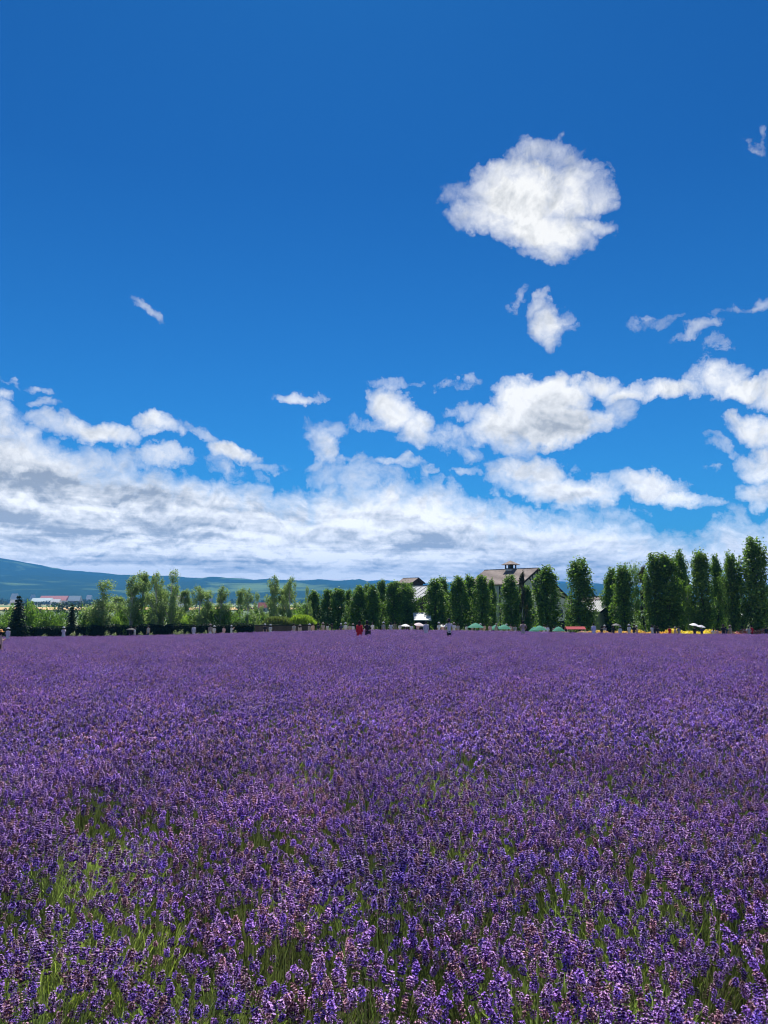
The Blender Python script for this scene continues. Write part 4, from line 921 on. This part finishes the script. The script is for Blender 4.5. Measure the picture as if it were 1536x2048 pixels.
def cloth_mesh(kind, pose):
    k = (kind, pose)
    if k in CL_: return CL_[k]
    J = BODIES[pose][1]
    if kind == 'top': b = sleeves(shell([(1.405,.07,.065,0),(1.385,.15,.085,0),(1.33,.205,.115,0),(1.2,.185,.135,0),(1.03,.16,.125,0),(.86,.19,.145,0),(.80,.195,.15,0)]), J, False)
    elif kind == 'shirt': b = sleeves(shell([(1.405,.07,.065,0),(1.385,.15,.085,0),(1.33,.21,.12,0),(1.2,.195,.145,0),(1.03,.18,.14,0),(.86,.205,.155,0),(.70,.22,.165,0)]), J, True, 1.1)
    elif kind == 'dress': b = sleeves(shell([(1.405,.07,.065,0),(1.385,.15,.085,0),(1.33,.205,.115,0),(1.2,.185,.135,0),(1.03,.145,.12,0),(.86,.20,.16,0),(.6,.25,.22,0),(.22,.33,.29,0)], 14, .07), J, False)
    elif kind == 'long_dress': b = sleeves(shell([(1.405,.07,.065,0),(1.385,.15,.085,0),(1.33,.21,.12,0),(1.2,.20,.145,0),(1.03,.19,.15,0),(.8,.24,.2,0),(.4,.28,.24,0),(.12,.31,.27,0)], 14, .05), J, True, 1.2)
    elif kind == 'skirt': b = shell([(1.02,.15,.125,0),(.86,.20,.165,0),(.55,.25,.22,0),(.25,.30,.26,0)], 14, .07)
    else:
        b = shell([(1.0,.15,.12,0),(.88,.18,.145,0),(.78,.175,.14,0)])
        for n in 'LR': b.tube([Vector(J['hip'+n][:3])+Vector((0,0,.02)), Vector(J['kne'+n][:3]), Vector(J['ank'+n][:3])+Vector((0,.0,.02))], [.10,.078,.065], 8)
    m_ = b.mesh(kind, cmat((.5,.5,.5)), True); CL_[k] = m_; return m_
def headgear():
    out = {}
    def hair(long):
        b = MB(); b.lathe([(.02,1.665),(.07,1.655),(.098,1.62),(.108,1.57),(.104,1.52),(.09,1.47)]+([(.10,1.40),(.085,1.30),(.04,1.24)] if long else [(.06,1.44)]), 12, c=(0,.022,0), sy=1.02); return b.mesh('hair', cmat((.02,.016,.014)), True)
    out['short'] = hair(False); out['long'] = hair(True)
    b = MB(); b.lathe([(.23,1.585),(.235,1.59),(.13,1.61),(.115,1.62),(.11,1.68),(.09,1.71),(.02,1.72)], 16, c=(0,.005,0)); out['hat'] = b.mesh('sun_hat', cmat((.6,.6,.6)), True)
    b = MB(); b.lathe([(.145,1.56),(.15,1.565),(.118,1.60),(.115,1.66),(.07,1.70),(.02,1.71)], 12, c=(0,.005,0)); b.box((-.06,-.2,1.59),(.06,-.09,1.605)); out['cap'] = b.mesh('cap', cmat((.6,.6,.6)), True)
    f = MB(); f.lathe([(.006,1.52),(.018,1.53),(.008,1.565)], 6, c=(0,-.10,0)); out['nose'] = f.mesh('nose', cmat(SKIN, 'skin', .6), True)
    e = MB(); e.box((-.045,-.098,1.558),(-.022,-.088,1.57)); e.box((.022,-.098,1.558),(.045,-.088,1.57)); e.box((-.02,-.098,1.495),(.02,-.086,1.503)); out['face'] = e.mesh('face_marks', cmat((.05,.02,.02)))
    b = MB(); b.box((-.12,.13,1.03),(.12,.26,1.36)); out['pack'] = b.mesh('backpack', cmat((.05,.05,.06)))
    b = MB(); b.box((-.17,-.05,.72),(-.28,.16,.98)); b.tube([(-.2,.05,.97),(-.1,.1,1.2),(.08,.02,1.41)], .012, 4); out['bag'] = b.mesh('shoulder_bag', cmat((.05,.05,.06)))
    b = MB(); b.box((-.045,-.43,1.44),(.045,-.42,1.52)); out['phone'] = b.mesh('phone', cmat((.03,.03,.03)))
    s = MB(); 
    for x in (-.095,.095): s.box((x-.045,-.17,-.005),(x+.045,.06,.06))
    out['shoes'] = s.mesh('shoes', cmat((.3,.3,.3))); return out
HG = headgear()
def part(name, me, par, col=None, nm='cloth'):
    o = mobj(name, me, par)
    if col is not None and len(o.material_slots): o.material_slots[0].link = 'OBJECT'; o.material_slots[0].material = cmat(col, nm)
    return o
def zdepth(X, head, d0, d1, H):
    best = None
    for i in range(200):
        d = d0+(d1-d0)*i/199; p = gpt(X, d); z = place(X, head, d).z; e = abs(p.z+H-z)
        if best is None or e < best[0]: best = (e, d)
    return best[1]
def person(X, d, face, pose, top, tc, low, lc, head, hc, label, group=None, H=1.64, extra=(), y=None):
    p = gpt(X, d); o = empty('person', p, R(face), (.86*H/1.64, .9*H/1.64, H/1.64))
    mobj('body', BODIES[pose][0], o)
    part(top, cloth_mesh(top, pose), o, tc)
    if low: part(low, cloth_mesh(low, pose), o, lc)
    hr = (.02,.016,.014); part('hair', HG['long' if 'longhair' in extra else 'short'], o, hr)
    if head in ('hat', 'cap'): part('sun_hat' if head == 'hat' else 'cap', HG[head], o, hc)
    part('nose', HG['nose'], o); part('face_marks', HG['face'], o)
    if d < 70 or random.random() < .4: part('shoes', HG['shoes'], o)
    for e in extra:
        if e in ('pack', 'bag'): part({'pack': 'backpack', 'bag': 'shoulder_bag'}[e], HG[e], o, (.04,.04,.05) if d > 45 else (.09,.05,.03))
    if pose == 'photo': ph = part('phone', HG['phone'], o); ph['category'] = 'phone'; ph['label'] = 'dark phone held up by the '+label.split(' beside')[0].split(' before')[0][:60]; del ph['category'], ph['label']
    return tag(o, label, 'person', group)
W_=(.58,.58,.56); K_=(.025,.025,.03); BG=(.38,.31,.25); NV=(.03,.04,.09); GY=(.25,.25,.26); PK=(.55,.36,.36); LB=(.5,.6,.72); TAN=(.45,.30,.20); RD=(.55,.02,.03); PE=(.6,.40,.30); LIL=(.55,.55,.68); OL=(.16,.17,.1)
VIS = 'visitors walking along the far edge of the field'
# nearer people standing in the field
person(719, 52, 175, 'stand', 'long_dress', RD, None, None, None, None, 'person seen from behind in long red patterned dress in the field', H=1.60, extra=('longhair',))
person(734, 52.5, 200, 'hip', 'top', K_, 'trousers', NV, 'cap', K_, 'person in black top and dark trousers right of the red dress', H=1.58, extra=('bag',))
person(852, 62, 180, 'stand', 'shirt', W_, 'skirt', W_, None, None, 'person with black hair in white shirt and white skirt in the field', H=1.60)
person(898, 53, 10, 'hip', 'top', W_, 'trousers', K_, 'hat', K_, 'person in white shirt, black trousers and dark hat with backpack straps', H=1.72, extra=('pack',))
person(1046, 66, 180, 'hip', 'top', (.38,.30,.24), 'skirt', (.45,.38,.36), None, None, 'person in brownish flowered shirt, back to us, left of the broad poplar', H=1.72)
person(1187, 74, 185, 'walk', 'shirt', LIL, 'skirt', LIL, None, None, 'person in pale lilac shirt at the foot of the free standing poplar', H=1.66)
person(2, 37, 120, 'hold', 'shirt', PE, 'trousers', (.12,.07,.05), 'hat', (.70,.32,.10), 'person in orange straw hat and peach shirt cut by the left frame edge', H=1.55, extra=('bag',))
person(17, 72, 170, 'walk', 'long_dress', W_, None, None, 'hat', W_, 'person in white dress and white hat nearest the left edge conifer', H=1.62)
person(128, 78, 20, 'photo', 'long_dress', W_, None, None, 'hat', W_, 'person in white dress and hat lifting a phone below the smaller conifer', H=1.62)
person(262, 80, 60, 'hold', 'shirt', K_, 'skirt', K_, None, None, 'person in black under a black umbrella below the close birches', H=1.6)
person(388, 82, 190, 'walk', 'shirt', W_, 'trousers', NV, None, None, 'person in long white shirt and navy trousers below the middle birch', H=1.62)
far = [ # X, depth, facing, pose, top, colour, lower, colour, head, colour, words
 (270,83,-80,'stand','top',W_,'trousers',GY,None,None,'in white shirt facing the black umbrella'),
 (297,85,-20,'walk','top',GY,'trousers',NV,None,None,'in grey top right of the black umbrella'),
 (421,83,200,'walk','shirt',BG,'skirt',W_,'hat',BG,'in beige shirt, left one of the beige pair'),
 (429,83.5,160,'stand','top',W_,'trousers',K_,'hat',W_,'in white top and black trousers, right of the beige shirt'),
 (463,84,120,'photo','top',W_,'trousers',BG,'cap',W_,'in white cap photographing left of the brown wall'),
 (448,85,-30,'walk','top',PK,'trousers',GY,None,None,'in dull pink between beige pair and white cap'),
 (530,84,160,'stand','top',K_,'trousers',GY,'cap',W_,'in black top and white cap at the brown wall'),
 (541,84,-15,'hold','dress',W_,None,None,'hat',W_,'in white dress with big white hat at the brown wall'),
 (588,85,20,'stand','top',GY,'trousers',PK,None,None,'small, in grey before the brown wall'),
 (600,85,170,'walk','long_dress',BG,None,None,'hat',BG,'in pale beige dress before the brown wall'),
 (619,84,-40,'stand','shirt',BG,'skirt',BG,'hat',W_,'in beige with white hat at the wall\'s right end'),
 (626,84.5,40,'stand','top',PE,'trousers',W_,None,None,'in peach top at the wall\'s right end'),
 (637,85,150,'walk','top',K_,'skirt',GY,None,None,'in black top under the first poplar'),
 (646,85,0,'stand','top',BG,'skirt',TAN,'hat',BG,'in tan skirt between first and second poplar'),
 (655,85.5,60,'walk','dress',W_,None,None,None,None,'in white dress under the second poplar'),
 (664,85,-60,'stand','top',K_,'trousers',K_,'cap',K_,'all in black between second and third poplar'),
 (682,85.2,180,'walk','top',NV,'trousers',BG,'cap',W_,'in navy top under the third poplar'),
 (691,85,0,'stand','top',W_,'skirt',PK,'hat',W_,'in white top and pink skirt left of the red dress'),
 (699,85.5,30,'walk','top',BG,'trousers',GY,None,None,'in beige top and grey trousers left of the red dress'),
 (706,85,-30,'stand','dress',W_,None,None,'hat',BG,'in white dress and beige hat just left of the red dress'),
 (745,85,20,'walk','top',W_,'trousers',GY,None,None,'in white top right of the dark clad walker'),
 (767,84,170,'stand','top',GY,'trousers',K_,'hat',W_,'in grey with a white hat, alone under the poplars'),
 (782,83,10,'hip','long_dress',W_,None,None,None,None,'in wide white dress left of the white umbrella'),
 (790,84,-20,'stand','top',OL,'trousers',W_,None,None,'in olive top beside the wide white dress'),
 (800,85,20,'walk','top',W_,'trousers',K_,None,None,'in white top left of the white umbrella'),
 (811,85,10,'hold','top',K_,'trousers',K_,None,None,'in black holding the small white umbrella'),
 (823,84.5,-10,'stand','dress',LIL,None,None,None,None,'in lilac dress between the two pale umbrellas'),
 (836,84,30,'hold','top',PK,'skirt',GY,None,None,'in pink top holding the larger pinkish umbrella'),
 (878,85,20,'walk','top',W_,'trousers',BG,'hat',W_,'in white top left of the black trousered walker'),
 (886,85.5,-20,'walk','top',PK,'trousers',GY,None,None,'in pink top left of the black trousered walker'),
 (908,85,180,'stand','top',W_,'trousers',GY,'hat',BG,'in white top right of the black trousered walker'),
 (916,86,0,'walk','top',GY,'skirt',BG,None,None,'in grey top right of the black trousered walker'),
 (933,85,30,'stand','top',W_,'trousers',NV,None,None,'in white top left of the first green parasol'),
 (944,86,-60,'walk','dress',BG,None,None,'hat',BG,'in beige dress under the first green parasol'),
 (961,86,60,'stand','shirt',BG,'trousers',GY,'hat',W_,'in beige shirt right of the first green parasol'),
 (968,85,10,'walk','top',PE,'trousers',W_,None,None,'in peach top right of the first green parasol'),
 (980,86,0,'stand','top',PK,'skirt',W_,None,None,'in pink top left of the second green parasol'),
 (993,85,20,'walk','top',BG,'trousers',GY,'hat',BG,'in beige hat under the second green parasol'),
 (1001,86,-30,'stand','dress',W_,None,None,None,None,'in white dress between second and third green parasol'),
 (1013,85,30,'walk','top',W_,'trousers',LB,'hat',W_,'in white top under the third green parasol'),
 (1021,86,-15,'stand','top',PK,'trousers',K_,None,None,'in pink top and black trousers left of the flowered shirt'),
 (1030,85,0,'walk','top',GY,'skirt',W_,None,None,'in grey top left of the flowered shirt'),
 (1088,85,170,'stand','top',W_,'trousers',W_,None,None,'all in white under the broad poplar'),
 (1095,85.5,0,'stand','top',LIL,'trousers',GY,None,None,'in lilac top under the broad poplar'),
 (1108,86,20,'walk','top',BG,'trousers',K_,None,None,'in beige top left of the last green parasol'),
 (1121,86,-20,'stand','top',W_,'skirt',GY,None,None,'in white top under the last green parasol'),
 (1203,76,20,'stand','top',K_,'trousers',GY,'hat',K_,'in black hat and top right of the lilac shirt'),
 (1209,77,-20,'stand','top',GY,'trousers',K_,'cap',W_,'in grey with white cap beside the black hat'),
 (1226,75,40,'walk','top',K_,'trousers',K_,None,None,'in black under the grey hand umbrella'),
 (1240,74,-30,'walk','shirt',LIL,'skirt',W_,'hat',W_,'in pale shirt and white hat right of the grey umbrella'),
 (1258,75,20,'stand','top',W_,'trousers',BG,'hat',W_,'small, in white left of the orange flowers'),
 (1268,75,-20,'walk','top',K_,'trousers',W_,None,None,'in black top and white trousers left of the orange flowers'),
 (1273,75.5,60,'hold','top',BG,'trousers',K_,'cap',W_,'in beige with white cap before the orange flowers'),
 (1304,74,30,'stand','dress',W_,None,None,None,None,'in white dress left of the group at the yellow flowers'),
 (1309,74.5,-20,'stand','top',K_,'trousers',K_,'hat',K_,'in black with black hat in the yellow flower group'),
 (1315,74,160,'stand','top',K_,'trousers',BG,None,None,'in black top and beige trousers in the yellow flower group'),
 (1339,74,0,'stand','top',RD,'trousers',(.35,.02,.05),None,None,'in dark red beside the yellow flower bed'),
 (1350,75,30,'walk','top',PE,'skirt',BG,'hat',BG,'in peach top right of the dark red figure'),
 (1357,75,-40,'stand','top',GY,'trousers',K_,None,None,'in grey left of the brightest yellow flowers'),
 (1389,74,10,'hold','top',K_,'trousers',K_,None,None,'in black under the white hand parasol'),
 (1403,75,20,'hold','top',NV,'trousers',GY,None,None,'in navy under the second white hand parasol'),
 (1426,71,180,'hip','dress',W_,None,None,'cap',K_,'child in white dress right of the hand parasols'),
 (1434,73,30,'walk','top',PK,'trousers',GY,None,None,'in dull pink right of the white dressed child'),
 (1446,72,-20,'stand','top',K_,'trousers',NV,'hat',K_,'in black with black hat left of the thick poplar trunk'),
 (1451,73,170,'stand','top',NV,'trousers',K_,None,None,'in navy left of the thick poplar trunk'),
 (1460,74,20,'walk','top',BG,'trousers',BG,'hat',BG,'in beige at the thick poplar trunk'),
 (1497,69,170,'hip','shirt',(.42,.38,.38),'trousers',GY,'hat',OL,'in grey brown shirt before the red and orange flowers'),
 (1503,73,20,'stand','top',RD,'trousers',K_,None,None,'in red beside the grey brown shirt'),
 (1532,71,0,'stand','top',K_,'trousers',K_,None,None,'in black at the right frame edge')]
for (X, d, fc_, pose, top, tc_, low, lc, hd, hc, w) in far:
    ch = 'child' in w
    d = 82.5+(d-68)*.18 if d < 79 else d
    person(X, d+(random.uniform(0, 3.0) if d > 84 else 0), fc_, pose, top, tc_, low, lc, hd, hc, ('person, a ' if ch else 'person ')+w, VIS, H=1.30 if ch else random.uniform(1.46, 1.70), extra=('longhair',) if 'dress' in top else ())

# ================================================================== umbrellas and parasols
def canopy_mesh(rad, h, ribs, name, m):
    b = MB(); vs = [(0, 0, h)]
    for f, z in ((.35, .80), (.7, .42), (1.0, 0.0)):
        for k in range(ribs*2):
            t = math.pi*k/ribs; r_ = rad*f*(1 if k % 2 == 0 else .955); vs.append((r_*math.cos(t), r_*math.sin(t), h*z+(0 if k % 2 == 0 else .02*f)))
    n = ribs*2; fs = [(0, 1+k, 1+(k+1) % n) for k in range(n)]
    for q in range(2): fs += [(1+q*n+k, 1+(q+1)*n+k, 1+(q+1)*n+(k+1) % n, 1+q*n+(k+1) % n) for k in range(n)]
    b.add(vs, fs)
    for k in range(ribs):
        t = 2*math.pi*k/ribs; b.tube([(0,0,h*.96),(rad*math.cos(t)*.99, rad*math.sin(t)*.99, -.01)], .008, 4)
    return b.mesh(name, m, False)
def umbrella(X, top, d, rad, col, label, group=None, tilt=0):
    p = place(X, top, d); m = mat('umbrella_cloth', col, .7, .05, 3, trans=.25); o = empty('hand_umbrella', (p.x, p.y, p.z-rad*.42), 0); o.rotation_euler = (R(tilt), R(tilt*.5), 0)
    mobj('canopy', canopy_mesh(rad, rad*.42, 8, 'canopy', m), o); b = MB(); b.tube([(0,0,-.78),(0,0,rad*.42+.06)], .009, 5); b.build('shaft', M_pole, o)
    b = MB(); b.tube([(0,0,-.86),(0,0,-.76)], .017, 6); b.build('handle', M_timber, o); return tag(o, label, 'umbrella', group)
umbrella(811, 1248, 85, .52, (.75,.75,.75), 'small white umbrella left of the pinkish one', None, 5)
umbrella(838, 1245.5, 84, .56, (.72,.60,.64), 'pinkish white umbrella left of the white shirted person', None, 12)
umbrella(262, 1255.5, 80, .50, (.02,.02,.025), 'black umbrella over the black clad person at left')
umbrella(1232, 1247, 83.6, .50, (.12,.12,.13), 'dark grey umbrella right of the free standing poplar')
umbrella(1388, 1246.5, 83.5, .50, (.85,.84,.88), 'bright white hand parasol at the yellow flowers', None, 8)
umbrella(1402, 1250, 83.9, .46, (.62,.62,.70), 'greyish white parasol overlapping the bright white one', None, 10)
umbrella(885, 1249, 87, .5, (.7,.7,.66), 'cream umbrella left of the black trousered walker', None, 6)
def parasol(X, top, d, rad, label):
    p = place(X, top, d); g0 = gz(p.x, p.y); o = empty('market_parasol', (p.x, p.y, g0)); h = p.z-g0
    c = mobj('canopy', canopy_mesh(rad, .5, 8, 'canopy', M_green), o); c.location = (0, 0, h-.5)
    b = MB(); b.tube([(0,0,-.1),(0,0,h+.05)], .028, 8); b.build('pole', M_pole, o); b = MB(); b.lathe([(.3,0),(.3,.08),(.06,.12)], 12); b.build('base', M_dark, o)
    return tag(o, label, 'parasol', 'green garden parasols behind the field')
for X, t_, d, r_, l in [(951,1244,86,1.2,'large green parasol, the leftmost, below the poplars left of the barn wall'),(991,1248,87,.95,'second green parasol from the left, before the pale barn wall'),(1008,1247,86,1.05,'third green parasol, just right of the pale barn wall strip'),
                        (1079,1249,85,1.05,'green parasol left of the broad poplar\'s foot'),(1117,1251,84,.9,'green parasol right of the broad poplar\'s foot'),(1068,1252,88,.8,'small green parasol farther back left of the broad poplar')]: parasol(X, t_+2, d, r_*.78, l)
# red flat topped stall beside the parasols
p = gpt(1147, 93); o = empty('market_stall', p); zt = place(1147, 1253, 93).z-p.z
b = MB(); b.prism([(-.9,-.9,zt-.45),(0,-.9,zt),(.9,-.9,zt-.45)], (2.4, 1.8, 0)); b = MB(); b.prism([(-1.0,-.8,zt-.3),(-1.0,.8,zt-.3),(-1.0,0,zt)], (2.3,0,0)); b.build('awning', cmat((.28,.03,.04)), o)
for x in (-.9, 1.2):
    for y in (-.7, .7): b = MB(); b.box((x-.03,y-.03,-.2),(x+.03,y+.03,zt-.305)); b.build('post', M_pole, o)
b = MB(); b.box((-.85,-.6,0),(1.15,.6,.85)); b.build('table', M_darkwood, o); tag(o, 'small stall with dark red awning right of the green parasols', 'market stall')

# ================================================================== flower beds
def bed(X0, X1, d, top, cols, name, label, n=5200):
    rg = np.random.RandomState(int(X0)); a, c = gpt(X0, d).x, gpt(X1, d).x; T, C, S = [], [], []
    x = rg.uniform(a, c, n); y = d+rg.uniform(0, 2.4, n); g_ = np.array([gz(u, v) for u, v in zip(x, y)]); hmax = place((X0+X1)/2, top, d).z-gz((a+c)/2, d)
    bump = .82+.18*np.sin(x*2.3)*np.sin(x*.9+1); z = g_+hmax*bump*rg.uniform(.45, 1.0, n); fl = z > g_+hmax*bump*.66
    P = np.stack([x, y, z], 1); T1, C1 = leafcloud(P, np.tile([0, -.3, 1.], (n, 1)), .15, rg, [(1, 1, 1)], 1.4)
    cc = np.array(cols)[rg.randint(len(cols), size=n)]*rg.uniform(.8, 1.2, (n, 1)); gr = np.array([.10, .18, .04])*rg.uniform(.6, 1.3, (n, 1)); c1 = np.where(fl[:, None], cc, gr); c1 = np.concatenate([c1, c1])
    o = mobj(name, soup(name, T1, c1, np.zeros(len(T1)), [M_leaf])); return tag(o, label, kind='stuff')
YL=(.68,.52,.05); OR=(.62,.24,.06); RDF=(.62,.05,.05); WHF=(.8,.75,.65); PKF=(.75,.25,.3)
bed(1186, 1262, 85.5, 1259, [OR, (.6,.4,.2), YL], 'orange_flowers', 'bed of orange flowers right of the free standing poplar', 4200)
bed(1262, 1345, 85.3, 1259, [YL, OR, (.7,.5,.1)], 'golden_flowers', 'bed of golden flowers left of the yellow bed')
bed(1345, 1424, 85, 1257.5, [YL, (.9,.75,.08)], 'yellow_flowers', 'bed of bright yellow flowers behind the white parasols')
bed(1424, 1474, 85, 1259, [OR, BG, (.5,.3,.2)], 'mixed_flowers', 'bed of faded orange flowers by the thick trunk', 3000)
bed(1474, 1545, 84.6, 1255, [RDF, PKF, OR, WHF], 'red_flowers', 'bed of red, orange and white flowers at the right', 5200)
bed(1120, 1186, 86, 1261, [(.5,.4,.3), PKF, (.2,.3,.1)], 'pale_flowers', 'strip of pale flowers left of the free standing poplar', 2400)
# verge of grass between field and path
def verge():
    rg = np.random.RandomState(9); T, C = [], []
    for i in range(9000):
        x = rg.uniform(-50, 46); y = rg.uniform(81.8, 83.0); z = gz(x, y); T += strip(np.array([x, y, z]), np.array([x+rg.normal()*.06, y+rg.normal()*.06, z+rg.uniform(.12, .42)]), .022, rg, .03); C += [np.array([.13, .2, .05])*rg.uniform(.6, 1.3)]*3
    o = mobj('verge_grass', soup('verge_grass', T, C, np.zeros(len(T)), [M_leaf])); tag(o, 'rough grass verge between lavender and path', kind='stuff')
verge()
